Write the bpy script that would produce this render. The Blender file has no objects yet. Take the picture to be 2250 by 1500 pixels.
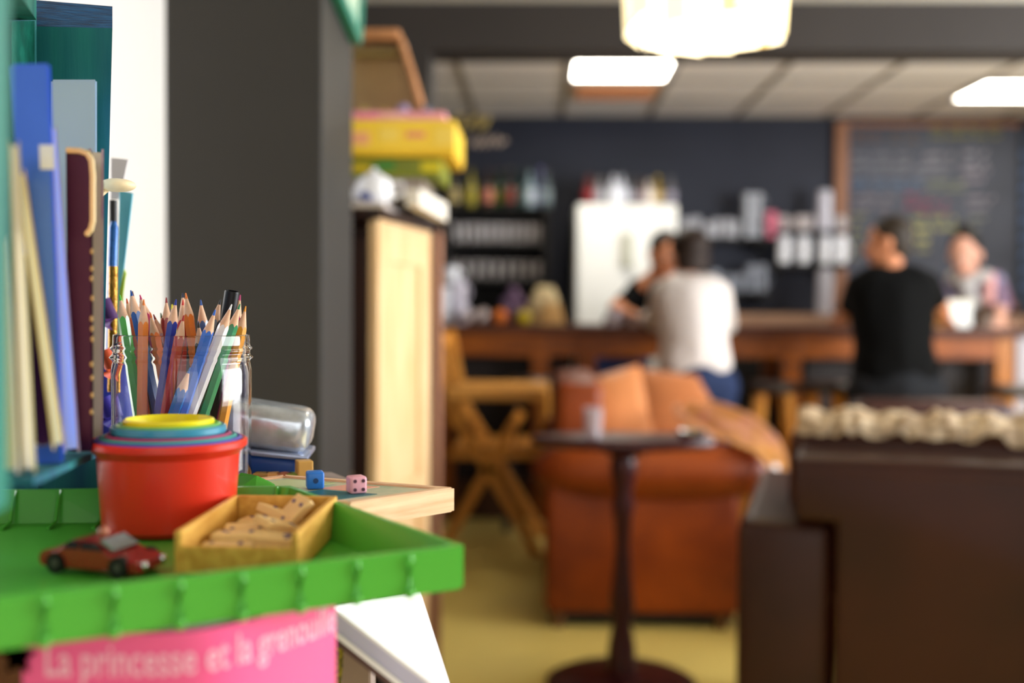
import bpy, bmesh, math, random
from mathutils import Vector, Matrix, Euler
random.seed(7)
PI = math.pi
C = bpy.context.scene.collection
scn = bpy.context.scene

# ------------------------------------------------------------------ camera
E = 1.12                       # eye height
FPX = 2400.0
cam_d = bpy.data.cameras.new('camera'); cam = bpy.data.objects.new('camera', cam_d); C.objects.link(cam)
R = Matrix.Rotation(math.atan(65/FPX), 3, 'Z') @ Matrix.Rotation(PI/2-math.atan(78/FPX), 3, 'X') @ Matrix.Rotation(math.radians(0.4), 3, 'Z')
cam.matrix_world = Matrix.Translation((0, 0, E)) @ R.to_4x4()
cam_d.sensor_width = 36; cam_d.lens = FPX/2250*36
cam_d.clip_start = 0.05
cam_d.dof.use_dof = True; cam_d.dof.focus_distance = 0.77; cam_d.dof.aperture_fstop = 3.1
cam_d.dof.aperture_blades = 0
scn.camera = cam
# ------------------------------------------------------------------ world, light, exposure
w = bpy.data.worlds.new('world'); scn.world = w; w.use_nodes = True
bg = w.node_tree.nodes['Background']; bg.inputs[0].default_value = (0.86, 0.93, 1.0, 1); bg.inputs[1].default_value = 0.4
scn.view_settings.view_transform = 'Standard'; scn.view_settings.look = 'None'
scn.view_settings.gamma = 1; scn.view_settings.use_curve_mapping = False
scn.view_settings.exposure = 0.17
scn.cycles.max_bounces = 14; scn.cycles.transmission_bounces = 14; scn.cycles.transparent_max_bounces = 14

def area(name, loc, rot, sx, sy, power, col):
    l = bpy.data.lights.new(name, 'AREA'); l.shape = 'RECTANGLE'; l.size = sx; l.size_y = sy
    l.energy = power; l.color = col
    o = bpy.data.objects.new(name, l); C.objects.link(o); o.location = loc; o.rotation_euler = rot
    return o
# daylight entering by the street windows behind the camera and along the right wall
area('daylight_front', (0.9, -2.85, 1.45), (PI/2, 0, 0), 4.6, 1.7, 50, (1.0, 0.97, 0.93))
area('daylight_right', (3.9, 2.6, 1.55), (PI/2+.22, 0, PI/2), 3.9, 1.6, 350, (0.93, 0.96, 1.0))
area('alcove_fill_light', (-1.88, 1.2, 1.4), (PI/2, 0, -PI/2-0.35), 1.6, 1.8, 45, (1.0, 0.99, 0.97))  # added lamp with no seen source, brightens the white alcove wall

def ray(px, py):
    return R @ Vector(((px-1125)/FPX, -(py-750)/FPX, -1))
def aY(px, py, Y):
    v = ray(px, py); p = v*(Y/v.y); return Vector((p.x, p.y, p.z+E))
def aZ(px, py, Z):
    v = ray(px, py); p = v*((Z-E)/v.z); return Vector((p.x, p.y, p.z+E))
def rect(x0, y0, x1, y1, Y):
    a = aY(x0, (y0+y1)/2, Y); b = aY(x1, (y0+y1)/2, Y)
    t = aY((x0+x1)/2, y0, Y); u = aY((x0+x1)/2, y1, Y)
    return a.x, b.x, u.z, t.z

# ------------------------------------------------------------------ materials
def lin(h):
    if not isinstance(h, str): return tuple(h)
    h = h.lstrip('#'); r = []
    for i in (0, 2, 4):
        c = int(h[i:i+2], 16)/255; r.append(c/12.92 if c <= .04045 else ((c+.055)/1.055)**2.4)
    return tuple(r)
MC = {}
def mat(name, col, rough=.5, metal=0, noise=None, bump=None, trans=0, emit=None, spec=None, coat=0, ior=None, col2=None, stretch=None, alpha=1):
    if name in MC: return MC[name]
    m = bpy.data.materials.new(name); m.use_nodes = True; nt = m.node_tree; b = nt.nodes['Principled BSDF']
    c = lin(col)
    b.inputs['Base Color'].default_value = (*c, 1); b.inputs['Roughness'].default_value = rough
    b.inputs['Metallic'].default_value = metal; b.inputs['Transmission Weight'].default_value = trans
    b.inputs['Coat Weight'].default_value = coat; b.inputs['Alpha'].default_value = alpha
    if spec is None and not trans and not metal and rough > .3: spec = .28
    if spec is not None: b.inputs['Specular IOR Level'].default_value = spec
    if ior: b.inputs['IOR'].default_value = ior
    if emit: b.inputs['Emission Color'].default_value = (*lin(emit[0]), 1); b.inputs['Emission Strength'].default_value = emit[1]
    if noise or bump:
        tc = nt.nodes.new('ShaderNodeTexCoord'); mp = nt.nodes.new('ShaderNodeMapping')
        nt.links.new(tc.outputs['Object'], mp.inputs[0])
        if stretch: mp.inputs['Scale'].default_value = stretch
    if noise:
        n = nt.nodes.new('ShaderNodeTexNoise'); n.inputs['Scale'].default_value = noise[0]; n.inputs['Detail'].default_value = 5
        nt.links.new(mp.outputs[0], n.inputs[0])
        r = nt.nodes.new('ShaderNodeValToRGB')
        k = noise[1]; c2 = lin(col2) if col2 else tuple(x*(1-k) for x in c)
        r.color_ramp.elements[0].position = .32; r.color_ramp.elements[1].position = .68
        r.color_ramp.elements[0].color = (*c2, 1); r.color_ramp.elements[1].color = (*c, 1)
        nt.links.new(n.outputs['Fac'], r.inputs[0]); nt.links.new(r.outputs[0], b.inputs['Base Color'])
    if bump:
        n2 = nt.nodes.new('ShaderNodeTexNoise'); n2.inputs['Scale'].default_value = bump[0]; n2.inputs['Detail'].default_value = 4
        nt.links.new(mp.outputs[0], n2.inputs[0])
        bp = nt.nodes.new('ShaderNodeBump'); bp.inputs['Strength'].default_value = bump[1]; bp.inputs['Distance'].default_value = bump[2] if len(bump) > 2 else .003
        nt.links.new(n2.outputs['Fac'], bp.inputs['Height']); nt.links.new(bp.outputs[0], b.inputs['Normal'])
    MC[name] = m; return m
def paint(h, rough=.45, **k): return mat('paint_'+h.strip('#')+'_%d' % int(rough*100), h, rough, **k)

# ------------------------------------------------------------------ mesh helpers (all in world coordinates)
def wm(o):
    M = Matrix.Identity(4)
    while o: M = o.matrix_basis @ M; o = o.parent
    return M
def obj(name, bm, m, parent=None, smooth=False, origin=None):
    bmesh.ops.recalc_face_normals(bm, faces=bm.faces)
    if parent: bm.transform(wm(parent).inverted())
    elif origin is not None: bm.transform(Matrix.Translation(-Vector(origin)))
    me = bpy.data.meshes.new(name); bm.to_mesh(me); bm.free()
    for x in (m if isinstance(m, (list, tuple)) else [m]): me.materials.append(x)
    if smooth:
        for p in me.polygons: p.use_smooth = True
        if smooth != 'all':
            try: me.set_sharp_from_angle(angle=math.radians(smooth if smooth is not True else 40))
            except Exception: pass
    o = bpy.data.objects.new(name, me); C.objects.link(o)
    if parent: o.parent = parent
    elif origin is not None: o.location = origin
    return o
def tag(o, label=None, cat=None, group=None, kind=None):
    if label: o['label'] = label
    if cat: o['category'] = cat
    if group: o['group'] = group
    if kind: o['kind'] = kind
    return o
def thing(name, label, cat, loc=(0, 0, 0), group=None, rz=0):
    o = bpy.data.objects.new(name, None); C.objects.link(o); o.location = loc; o.rotation_euler = (0, 0, rz)
    o.empty_display_size = .05
    return tag(o, label, cat, group)
def struct(name, bm, m, parent=None, smooth=False):
    o = obj(name, bm, m, parent, smooth)
    if not parent: o['kind'] = 'structure'
    return o
def B(): return bmesh.new()
def box(bm, x0, x1, y0, y1, z0, z1, bev=0, M=None, seg=2):
    t = bmesh.new()
    r = bmesh.ops.create_cube(t, size=1)
    for v in t.verts:
        v.co = Vector(((x0+x1)/2+v.co.x*(x1-x0), (y0+y1)/2+v.co.y*(y1-y0), (z0+z1)/2+v.co.z*(z1-z0)))
    if bev: bmesh.ops.bevel(t, geom=t.edges[:], offset=bev, segments=seg, affect='EDGES', profile=.5, clamp_overlap=True)
    if M is not None: t.transform(M)
    join(bm, t); return bm
def join(bm, t):
    me = bpy.data.meshes.new('tmp'); t.to_mesh(me); t.free(); bm.from_mesh(me); bpy.data.meshes.remove(me)
def hexa(bm, q, w_):            # front quad (4 points), back quad (4 points)
    v = [bm.verts.new(p) for p in q] + [bm.verts.new(p) for p in w_]
    for f in ((0, 1, 2, 3), (7, 6, 5, 4), (0, 4, 5, 1), (1, 5, 6, 2), (2, 6, 7, 3), (3, 7, 4, 0)):
        bm.faces.new([v[i] for i in f])
    return bm
def frame_of(a, b):
    d = (Vector(b)-Vector(a)); L = d.length; z = d.normalized()
    return Matrix.Translation(a) @ z.to_track_quat('Z', 'Y').to_matrix().to_4x4(), L
def cone(bm, a, b, r0, r1, seg=16, cap=True):
    M, L = frame_of(a, b)
    t = bmesh.new()
    bmesh.ops.create_cone(t, cap_ends=cap, cap_tris=False, segments=seg, radius1=r0, radius2=max(r1, 1e-5), depth=L)
    t.transform(M @ Matrix.Translation((0, 0, L/2))); join(bm, t); return bm
def bar(bm, a, b, wx, wy, up=(0, 1, 0), bev=.002):     # rectangular bar from a to b
    a = Vector(a); b = Vector(b); z = (b-a).normalized(); x = Vector(up).cross(z).normalized(); y = z.cross(x)
    M = Matrix((x, y, z)).transposed().to_4x4(); M = Matrix.Translation(a) @ M
    return box(bm, -wx/2, wx/2, -wy/2, wy/2, 0, (b-a).length, bev, M, 1)
def lathe(bm, prof, c=(0, 0, 0), seg=32, M=None):
    rings = []
    t = bmesh.new()
    for r, z in prof:
        if r < 1e-6: rings.append([t.verts.new((0, 0, z))])
        else: rings.append([t.verts.new((r*math.cos(2*PI*i/seg), r*math.sin(2*PI*i/seg), z)) for i in range(seg)])
    for a, b in zip(rings, rings[1:]):
        for i in range(seg):
            j = (i+1) % seg
            q = [a[i % len(a)], a[j % len(a)], b[j % len(b)], b[i % len(b)]]
            q = list(dict.fromkeys(q))
            if len(q) > 2: t.faces.new(q)
    t.transform(Matrix.Translation(c) @ (M if M is not None else Matrix.Identity(4))); join(bm, t); return bm
def tube(bm, pts, r, seg=6):
    pts = [Vector(p) for p in pts]; rings = []
    for i, p in enumerate(pts):
        d = (pts[min(i+1, len(pts)-1)]-pts[max(i-1, 0)]).normalized()
        q = d.to_track_quat('Z', 'Y').to_matrix()
        rr = r[i] if isinstance(r, (list, tuple)) else r
        rings.append([bm.verts.new(p + q @ Vector((rr*math.cos(2*PI*k/seg), rr*math.sin(2*PI*k/seg), 0))) for k in range(seg)])
    for a, b in zip(rings, rings[1:]):
        for k in range(seg): bm.faces.new((a[k], a[(k+1) % seg], b[(k+1) % seg], b[k]))
    bm.faces.new(rings[0]); bm.faces.new(rings[-1][::-1]); return bm
def ball(bm, c, rx, ry=None, rz=None, M3=None, sub=2):
    t = bmesh.new(); bmesh.ops.create_icosphere(t, subdivisions=sub, radius=1)
    t.transform(Matrix.Diagonal((rx, ry or rx, rz or rx, 1)))
    if M3 is not None: t.transform(M3.to_4x4())
    t.transform(Matrix.Translation(c)); join(bm, t); return bm
def dup(root, loc, rz=0, label=None, group=None, scale=None):
    def cp(o, par):
        c = o.copy(); C.objects.link(c); c.parent = par
        for ch in [x for x in o.children]: cp(ch, c)
        return c
    r = cp(root, None); r.location = loc; r.rotation_euler = (0, 0, rz)
    if scale: r.scale = scale
    if label: r['label'] = label
    if group: r['group'] = group
    return r

# ------------------------------------------------------------------ shared materials
M_white = mat('white_wall', '#f3f3f6', .8, bump=(60, .1))
M_dark = mat('charcoal_wall', '#353431', .75, noise=(3, .15))
M_navy = mat('blue_black_wall', '#272a37', .6, noise=(2.5, .2))
M_beam = mat('dark_beam', '#37322f', .7, noise=(2, .15))
M_floor = mat('ochre_floor', '#e6cc72', .4, noise=(2.2, .12), bump=(30, .05))
M_tile = mat('ceiling_tile', '#f8f1e8', .9, bump=(250, .3, .002), noise=(300, .06))
M_grid = mat('ceiling_grid', '#9c9384', .6)
M_teal = mat('teal_stained_wood', '#207a7c', .6, noise=(26, .5), col2='#104e6c', stretch=(1.5, 1.5, .12), bump=(60, .5, .002))
M_teal_end = mat('teal_end_grain', '#0c5f9c', .6, noise=(60, .5), col2='#0a3660', stretch=(1, 8, 3), bump=(120, .8, .002))
M_green_wood = mat('green_stained_wood', '#1a7464', .5, noise=(22, .4), col2='#0c4a44', stretch=(1.5, 1.5, .2), bump=(60, .3, .002))
M_pine = mat('pine', '#dcc096', .5, noise=(9, .2), col2='#cca270', stretch=(4, 4, .5), bump=(40, .1))
M_pine_pale = mat('pale_pine', '#efd3b0', .55, noise=(30, .2), col2='#d9ab83', stretch=(.6, .6, 6), bump=(60, .2, .001))
M_orange_wood = mat('honey_wood', '#dc983c', .45, noise=(12, .3), col2='#b87428', stretch=(5, 5, .8))
M_bar_wood = mat('bar_wood', '#9c520c', .45, noise=(8, .35), col2='#6a3206', stretch=(.6, 4, 4))
M_bar_top = mat('bar_top_wood', '#5a2c14', .5, noise=(7, .3), col2='#40200e', stretch=(.6, 4, 4))
M_darkwood = mat('dark_brown_wood', '#2a1610', .35, noise=(8, .4), stretch=(4, 4, .8))
M_black = mat('black_paint', '#191716', .6)
M_mahog = mat('mahogany', '#40181a', .3, noise=(9, .4), stretch=(3, 3, .5), spec=.25)
M_tan = mat('tan_leather', '#8c3c08', .42, noise=(5, .35), col2='#6a2804', bump=(120, .25, .002))
M_tan2 = mat('pale_tan_leather', '#cf8450', .45, noise=(5, .2), bump=(120, .25, .002))
M_brown = mat('dark_brown_leather', '#33140a', .42, noise=(4, .35), col2='#260c05', spec=.25, bump=(90, .3, .002))
M_brown2 = mat('red_brown_leather', '#3c1c15', .4, noise=(4, .3), bump=(90, .3, .002))
M_glass = mat('clear_glass', '#ffffff', .0, trans=1, ior=1.45)
M_jar = mat('jar_glass', '#ffffff', .0, trans=1, ior=1.06, coat=.6)
M_chrome = mat('chrome', '#d8d8dc', .15, 1)
M_fridge = mat('white_enamel', '#f1f1ec', .3)

# ================================================================== SETTING
XL, XR, YF, YB = -2.0, 4.0, -3.0, 7.6
ZC1 = aY(1600, 5, 4.4).z                      # front ceiling
ZC2 = E + (669-253)*0.6/190*1.0               # suspended ceiling behind the beam
struct('floor', box(B(), XL-.1, XR+.1, YF-.1, YB+.1, -.1, 0), M_floor)
struct('wall_back', box(B(), XL-.1, XR+.1, YB, YB+.1, 0, ZC2+.3), M_navy)
bm = B()
for (a, b, c_, d) in ((XL-.1, -1.5, 0, ZC1+.3), (3.3, XR+.1, 0, ZC1+.3)): box(bm, a, b, YF-.1, YF, c_, d)
box(bm, -1.5, 3.3, YF-.1, YF, 0, .55); box(bm, -1.5, 3.3, YF-.1, YF, 2.32, ZC1+.3)
M_shell = mat('cafe_wall_grey', '#6a6662', .8, noise=(3, .1))
struct('wall_front', bm, M_shell)
bm = B()
box(bm, XR, XR+.1, YF, .2, 0, ZC2+.3); box(bm, XR, XR+.1, 4.6, YB, 0, ZC2+.3)
box(bm, XR, XR+.1, .2, 4.6, 0, .6); box(bm, XR, XR+.1, .2, 4.6, 2.36, ZC2+.3)
struct('wall_right', bm, M_shell)
bm = B()
box(bm, XL-.1, XL, YF, .3, 0, ZC1+.3); box(bm, XL-.1, XL, 2.1, YB, 0, ZC2+.3)
box(bm, XL-.1, XL, .3, 2.1, 0, .4); box(bm, XL-.1, XL, .3, 2.1, 2.32, ZC1+.3)
struct('wall_left', bm, M_shell)
Mwin = mat('window_frame_white', '#e9e9e6', .4)
def win(n, ax, a0, a1, z0, z1, c0):
    r = bpy.data.objects.new('window_%d' % n, None); C.objects.link(r); r['kind'] = 'structure'
    fr = B(); gl = B()
    def bb(bm_, u0, u1, zz0, zz1, t):
        if ax == 'y': box(bm_, u0, u1, c0-t, c0+t, zz0, zz1)
        else: box(bm_, c0-t, c0+t, u0, u1, zz0, zz1)
    bb(fr, a0, a1, z0, z0+.05, .03); bb(fr, a0, a1, z1-.05, z1, .03)
    k = 3
    for i in range(k+1):
        u = a0+(a1-a0-.05)*i/k; bb(fr, u, u+.05, z0+.05, z1-.05, .03)
    obj('window_frame', fr, Mwin, r)
    for i in range(k):
        g = B(); bb(g, a0+.05+(a1-a0-.05)*i/k, a0+(a1-a0-.05)*(i+1)/k, z0+.05, z1-.05, .004); obj('pane', g, M_glass, r)
win(1, 'y', -1.5, 3.3, .55, 2.32, YF-.05); win(2, 'x', .2, 4.6, .6, 2.36, XR+.05); win(3, 'x', .3, 2.1, .4, 2.32, XL-.05)  # the left wall window is unseen, added for light on the alcove

XJ = aY(943, 400, 4.4).x
struct('ceiling_front', box(B(), XL-.1, XR+.1, YF-.1, 4.4, ZC1, ZC1+.1), mat('front_ceiling', '#b9b4aa', .9))['kind'] = 'structure'
struct('wall_divider', box(B(), XL, XJ, 4.4, 4.62, 0, ZC2+.3), M_beam)
zb = aY(1600, 110, 4.4).z
struct('beam', box(B(), XJ, XR, 4.4, 4.62, zb, ZC2+.3), M_beam)
# white alcove wall + column
xa = aY(520, 300, 2.3).x
struct('wall_alcove', box(B(), XL, xa, 2.3, 2.4, 0, ZC1), M_white)
x0 = aY(362, 300, 1.9).x; x1 = aY(707, 400, 1.9).x
yc2 = 1.9*(707-1190)/(775-1190)
struct('column', box(B(), x0, x1, 1.9, yc2, 0, ZC1, .004), [mat('column_paint', '#292725', .6, noise=(3, .1))])
# suspended ceiling: slab, grid, tiles
ceil = struct('ceiling', box(B(), XJ-.6, XR, 4.62, YB, ZC2+.03, ZC2+.1), M_grid)
D = aZ(1428, 253, ZC2)
T = .6
gx0 = D.x-T*4; gy0 = YB-T*5
tm = None; lamps = []
l1 = aZ(1395, 140, ZC2); l2 = aZ(2230, 205, ZC2); vt = aZ(1358, 200, ZC2)
bm = B()
for i in range(0, 10):
    x = gx0+i*T; box(bm, x-.012, x+.012, 4.62, YB, ZC2-.004, ZC2+.03)
for j in range(0, 6):
    y = gy0+j*T; box(bm, XJ-.6, XR, y-.012, y+.012, ZC2-.004, ZC2+.03)
obj('grid_rail', bm, M_grid, ceil)
for i in range(0, 9):
    for j in range(0, 5):
        cx = gx0+(i+.5)*T; cy = gy0+(j+.5)*T
        if cx+.3 < XJ-.3 or cx-.3 > XR: continue
        lamp = None
        for L in (l1, l2):
            if abs(L.x-cx) < .3 and abs(L.y-cy) < .3: lamp = L
        if lamp is not None: lamps.append((cx, cy)); continue
        if tm is None:
            o = obj('ceiling_tile', box(B(), cx-.286, cx+.286, cy-.286, cy+.286, ZC2+.004, ZC2+.028, .004, None, 1), M_tile, ceil); tm = o.data; tx, ty = cx, cy
        else:
            o = bpy.data.objects.new('ceiling_tile', tm); C.objects.link(o); o.parent = ceil; o.location = (cx-tx, cy-ty, 0)
M_lamp = mat('lamp_diffuser', '#ffffff', .5, emit=('#fff6e4', 19))
for k, (cx, cy) in enumerate(lamps):
    t = thing('ceiling_light', ['square ceiling light panel above the middle of the bar, near the beam', 'square ceiling light panel above the chalkboard end of the bar'][k % 2], 'ceiling light', (cx, cy, ZC2), 'ceiling light panels' if len(lamps) > 2 else None)
    bm = B(); 
    for s in (-1, 1):
        box(bm, cx-.29, cx+.29, cy+s*.275-.015, cy+s*.275+.015, ZC2-.006, ZC2+.028); box(bm, cx+s*.275-.015, cx+s*.275+.015, cy-.26, cy+.26, ZC2-.006, ZC2+.028)
    obj('frame', bm, mat('lamp_frame', '#dddddd', .4), t)
    obj('diffuser', box(B(), cx-.26, cx+.26, cy-.26, cy+.26, ZC2-.002, ZC2+.02), M_lamp, t)
# orange vent panel
a = aZ(1256, 214, ZC2-.01); b = aZ(1462, 186, ZC2-.01)
t = thing('ceiling_vent', 'orange brown slatted vent panel in the ceiling beyond the light panel', 'vent', (a.x, a.y, ZC2-.03))
obj('vent_frame', box(B(), a.x, a.x+.52, a.y, b.y, ZC2-.014, ZC2-.004, .002), mat('vent_orange', '#d8b08c', .6), t)
for k in range(5):
    yy = a.y+.03+(b.y-a.y-.06)*(k+.5)/5
    obj('slat', box(B(), a.x+.03, a.x+.49, yy-.02, yy+.012, ZC2-.024, ZC2-.014, .002), mat('vent_slat', '#cf8a5c', .6), t)

# ================================================================== CHALKBOARD and back wall
Yb = YB-.03
x0_, x1_, z0_, z1_ = rect(1832, 268, 2235, 680, Yb)
t = thing('chalkboard', 'large chalkboard with wooden frame and chalked menu lines on the back wall', 'chalkboard', ((x0_+x1_)/2, YB, z0_))
fw = rect(1832, 300, 1860, 310, Yb); fw = fw[1]-fw[0]
obj('board', box(B(), x0_+fw, x1_, Yb-.0, YB, z0_+.05, z1_-.03), mat('slate', '#4c505c', .7, noise=(4, .25)), t)
Mf = mat('board_frame_wood', '#9a6a4c', .5, noise=(10, .25), stretch=(3, 3, .5))
obj('frame_stile', box(B(), x0_, x0_+fw, Yb-.03, YB, z0_, z1_, .004), Mf, t)
obj('frame_stile', box(B(), x1_, x1_+fw*.1, Yb-.03, YB, z0_, z1_, .004), M_navy, t)
obj('frame_rail', box(B(), x0_+fw, x1_, Yb-.03, YB, z1_-.03, z1_, .004), Mf, t)
obj('frame_rail', box(B(), x0_+fw, x1_, Yb-.03, YB, z0_, z0_+.05, .004), Mf, t)
def scribble(bm, X0, X1, Z, h, y, r=.004, slope=0):
    x = X0
    while x < X1-.02:
        L = random.uniform(.06, .16); n = int(L/.008); pts = []
        ph = random.random()*6
        for i in range(n+1):
            s = x+L*i/n
            if s > X1: break
            pts.append((s+.004*math.sin(i*2.1+ph), y, Z+slope*(s-X0)+h*.5*math.sin(i*1.7+ph)*random.uniform(.5, 1)))
        if len(pts) > 2: tube(bm, pts, r, 4)
        x += L+random.uniform(.03, .05)
rows = [(1875, 300, 1935, 16, '#8a6a54'), (1955, 300, 2020, 16, '#7a6a58'), (2045, 290, 2200, 18, '#93904a'), (1870, 350, 2010, 20, '#9a9aa2'), (2030, 352, 2095, 22, '#a2a0aa'), (2115, 348, 2170, 26, '#a6a4b0'),
        (1870, 375, 2080, 18, '#90929c'), (2115, 385, 2175, 22, '#a29aa6'), (1870, 405, 2030, 12, '#6c86a8'), (2040, 408, 2120, 14, '#92987c'), (1880, 445, 1965, 22, '#a49aa2'), (1990, 440, 2030, 22, '#a8506c'),
        (2020, 455, 2085, 18, '#985068'), (2125, 445, 2185, 20, '#a09aa6'), (1870, 480, 1905, 16, '#96946c'), (2005, 490, 2100, 22, '#bab878'), (2010, 515, 2060, 24, '#c8c488'), (1870, 520, 1900, 20, '#989668'),
        (2015, 540, 2060, 18, '#a8a67a'), (1868, 555, 1890, 18, '#8e8c68'), (2130, 490, 2175, 22, '#8c9088')]
for (a, y_, b, h, col) in rows:
    p = aY(a, y_, Yb-.004); q = aY(b, y_, Yb-.004); bm = B()
    for dz in (-.35, .35): scribble(bm, p.x, q.x, p.z+dz*h*7.5/2400*1.4, h*7.5/2400*.7, Yb-.003, .005)
    obj('chalk_line', bm, mat('chalk_'+col[1:], col, .9), t)
xa_, xb_, za_, zb_ = rect(2238, 282, 2380, 680, Yb)
xb_ = min(xb_, XR-.02)
t = thing('chalkboard', 'blue chalkboard at the far right edge, right of the wooden framed one', 'chalkboard', (xa_, YB, za_))
obj('board', box(B(), xa_, xb_, Yb, YB, za_, zb_, .003), mat('slate_blue', '#3f4a5c', .7, noise=(4, .2)), t)
for k in range(9):
    bm = B(); p = aY(2246, 340+k*36, Yb-.004); scribble(bm, p.x, min(p.x+.4, XR-.06), p.z, .06, Yb-.003, .006)
    obj('chalk_line', bm, mat('chalk_blue', '#6c86b4', .9), t)
# gilded lettering strokes on the wall by the games
t = thing('wall_lettering', 'gold and cream curly lettering on the dark back wall beside the games', 'wall sign', tuple(aY(1060, 300, YB-.01)))
for (pts, col) in (([(1000, 262), (1012, 250), (1020, 262), (1010, 278), (1028, 280), (1040, 262), (1052, 252), (1058, 268), (1048, 284), (1062, 280), (1074, 256)], '#d8bc70'),
                   ([(1036, 318), (1044, 304), (1050, 320), (1060, 306), (1066, 320), (1076, 300), (1082, 318), (1092, 300), (1098, 318), (1108, 306), (1112, 312)], '#e0c8b4')):
    bm = B(); tube(bm, [aY(x, y, YB-.012) for x, y in pts], .015, 5); obj('lettering_stroke', bm, paint(col), t)

# ================================================================== back bar furniture
def rbox_px(bm, px, Y0, Y1, bev=.01):
    a, b, c_, d = rect(*px, Y0); return box(bm, a, b, Y0, Y1, c_, d, bev)
zt = aY(1740, 690, 7.0).z
xw0 = aY(1495, 700, 7.0).x
t = thing('back_counter', 'dark back counter with brown worktop along the back wall', 'counter', (1.5, 7.0, 0))
obj('worktop', box(B(), xw0, 3.9, 6.95, YB-.01, zt-.075, zt, .006), mat('worktop_brown', '#9a7458', .4, noise=(8, .2), stretch=(.5, 3, 3)), t)
obj('cabinet_base', box(B(), xw0, 3.9, 7.02, YB-.01, 0, zt-.075), M_black, t)
for k in range(5):
    xx = xw0+.02+k*(3.86-xw0)/5
    d_ = obj('door', box(B(), xx, xx+(3.86-xw0)/5-.02, 7.0, 7.02, .08, zt-.1, .003), mat('door_black', '#1d1a19', .5), t)
    obj('handle', box(B(), xx+.04, xx+.16, 6.98, 7.0, zt-.2, zt-.185, .003), M_chrome, d_)
# white fridge
a, b, c_, d = rect(1265, 447, 1488, 700, 6.9)
t = thing('refrigerator', 'tall white two door refrigerator behind the bar', 'refrigerator', ((a+b)/2, 7.1, 0))
obj('body', box(B(), a, b, 6.94, 7.55, .05, d, .015), M_fridge, t)
mid = (a+b)/2
for s0, s1 in ((a+.004, mid-.002), (mid+.002, b-.004)):
    dd = obj('door', box(B(), s0, s1, 6.88, 6.938, .1, d-.005, .012), M_fridge, t)
ha, hb, hc, hd = rect(1368, 512, 1390, 590, 6.86)
obj('handle', box(B(), ha, hb, 6.845, 6.88, hc, hd, .008), mat('handle_grey', '#b9baa8', .4), dd)
obj('foot', box(B(), a+.05, b-.05, 6.98, 7.5, 0, .05), M_black, t)
ZF = d; FXa, FXb = a, b

# shelf unit left with glasses
def bottle(name, label, loc, h, r, col, lab, cap='#222222', group=None, rough=.15):
    t = thing(name, label, 'bottle', loc, group); x, y, z = loc
    bm = B(); lathe(bm, [(0, z), (r, z), (r, z+h*.58), (r*.85, z+h*.66), (r*.36, z+h*.76), (r*.33, z+h*.95), (0, z+h*.95)], (x, y, 0), 20); obj('body', bm, mat('bottle_'+col[1:], col, rough, coat=.3), t, True)
    if lab: bm = B(); lathe(bm, [(r*1.02, z+h*.15), (r*1.04, z+h*.16), (r*1.04, z+h*.47), (r*1.02, z+h*.48)], (x, y, 0), 20); obj('paper_label', bm, paint(lab, .6), t, True)
    bm = B(); lathe(bm, [(0, z+h*.93), (r*.4, z+h*.93), (r*.4, z+h), (0, z+h)], (x, y, 0), 12); obj('cap', bm, paint(cap, .4), t, True)
    return t
a, b, c_, d = rect(975, 455, 1205, 700, 7.2)
t = thing('glass_shelf', 'black open shelving unit with rows of glasses left of the refrigerator', 'shelf', ((a+b)/2, 7.35, 0))
obj('back_panel', box(B(), a+.02, b-.02, 7.53, 7.55, .05, d-.02), M_black, t)
for xx in (a, b-.025): obj('side_panel', box(B(), xx, xx+.025, 7.18, 7.55, 0, d, .003), mat('shelf_side', '#2c2a29', .5), t)
SZ = [d, aY(1090, 533, 7.2).z, aY(1090, 612, 7.2).z, aY(1090, 700, 7.2).z, .5, .1]
for z in SZ: obj('shelf_board', box(B(), a+.025, b-.025, 7.18, 7.53, z-.025, z, .002), M_black, t)
SA, SB = a, b
tb = [(997, 80, '#3a3420', '#b8a46c', '#2a2018'), (1034, 84, '#8e8430', '#b8a840', '#2a2a18'), (1072, 78, '#3c2a1a', '#c87c64', '#331a1a'), (1096, 80, '#1e3a1e', '#5c7020', '#402020'), (1120, 82, '#1a1a16', '#884438', '#3a3a2a'), (1146, 80, '#12403a', '#447870', '#20302a'), (1164, 78, '#8aa0a8', '#c8d4dc', '#304038'), (1188, 84, '#6a6c94', '#a8a8cc', '#6464a0'), (1200, 76, '#5a6a70', '#98a8b0', '#444444')]
nm = ['cream label', 'yellow green', 'salmon label', 'dark green', 'dark brick label', 'bottle green', 'pale frosted', 'lavender', 'grey']
for k, (px, hh, c1, c2, c3) in enumerate(tb):
    p = aY(px, 455, 7.3)
    bottle('bottle', '%s bottle on top of the black glass shelving, number %s along from the left' % (nm[k], ['first', 'second', 'third', 'fourth', 'fifth', 'sixth', 'seventh', 'eighth', 'ninth'][k]) if False else nm[k]+' bottle standing on top of the black glass shelving', (p.x, 7.3+.05*(k % 2), d), hh*7.3/2400*1.1, .036, c1, c2, c3)
def tumbler(loc, h, r, label, group, m):
    x, y, z = loc; bm = B()
    lathe(bm, [(0, z), (r*.8, z), (r, z+h), (r*.93, z+h), (r*.74, z+.008), (0, z+.008)], (x, y, 0), 16)
    return tag(obj('drinking_glass', bm, m, None, True, loc), label, 'glass', group)
Mtum = mat('grey_glass', '#b3aaa6', .1, trans=.45)
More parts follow.
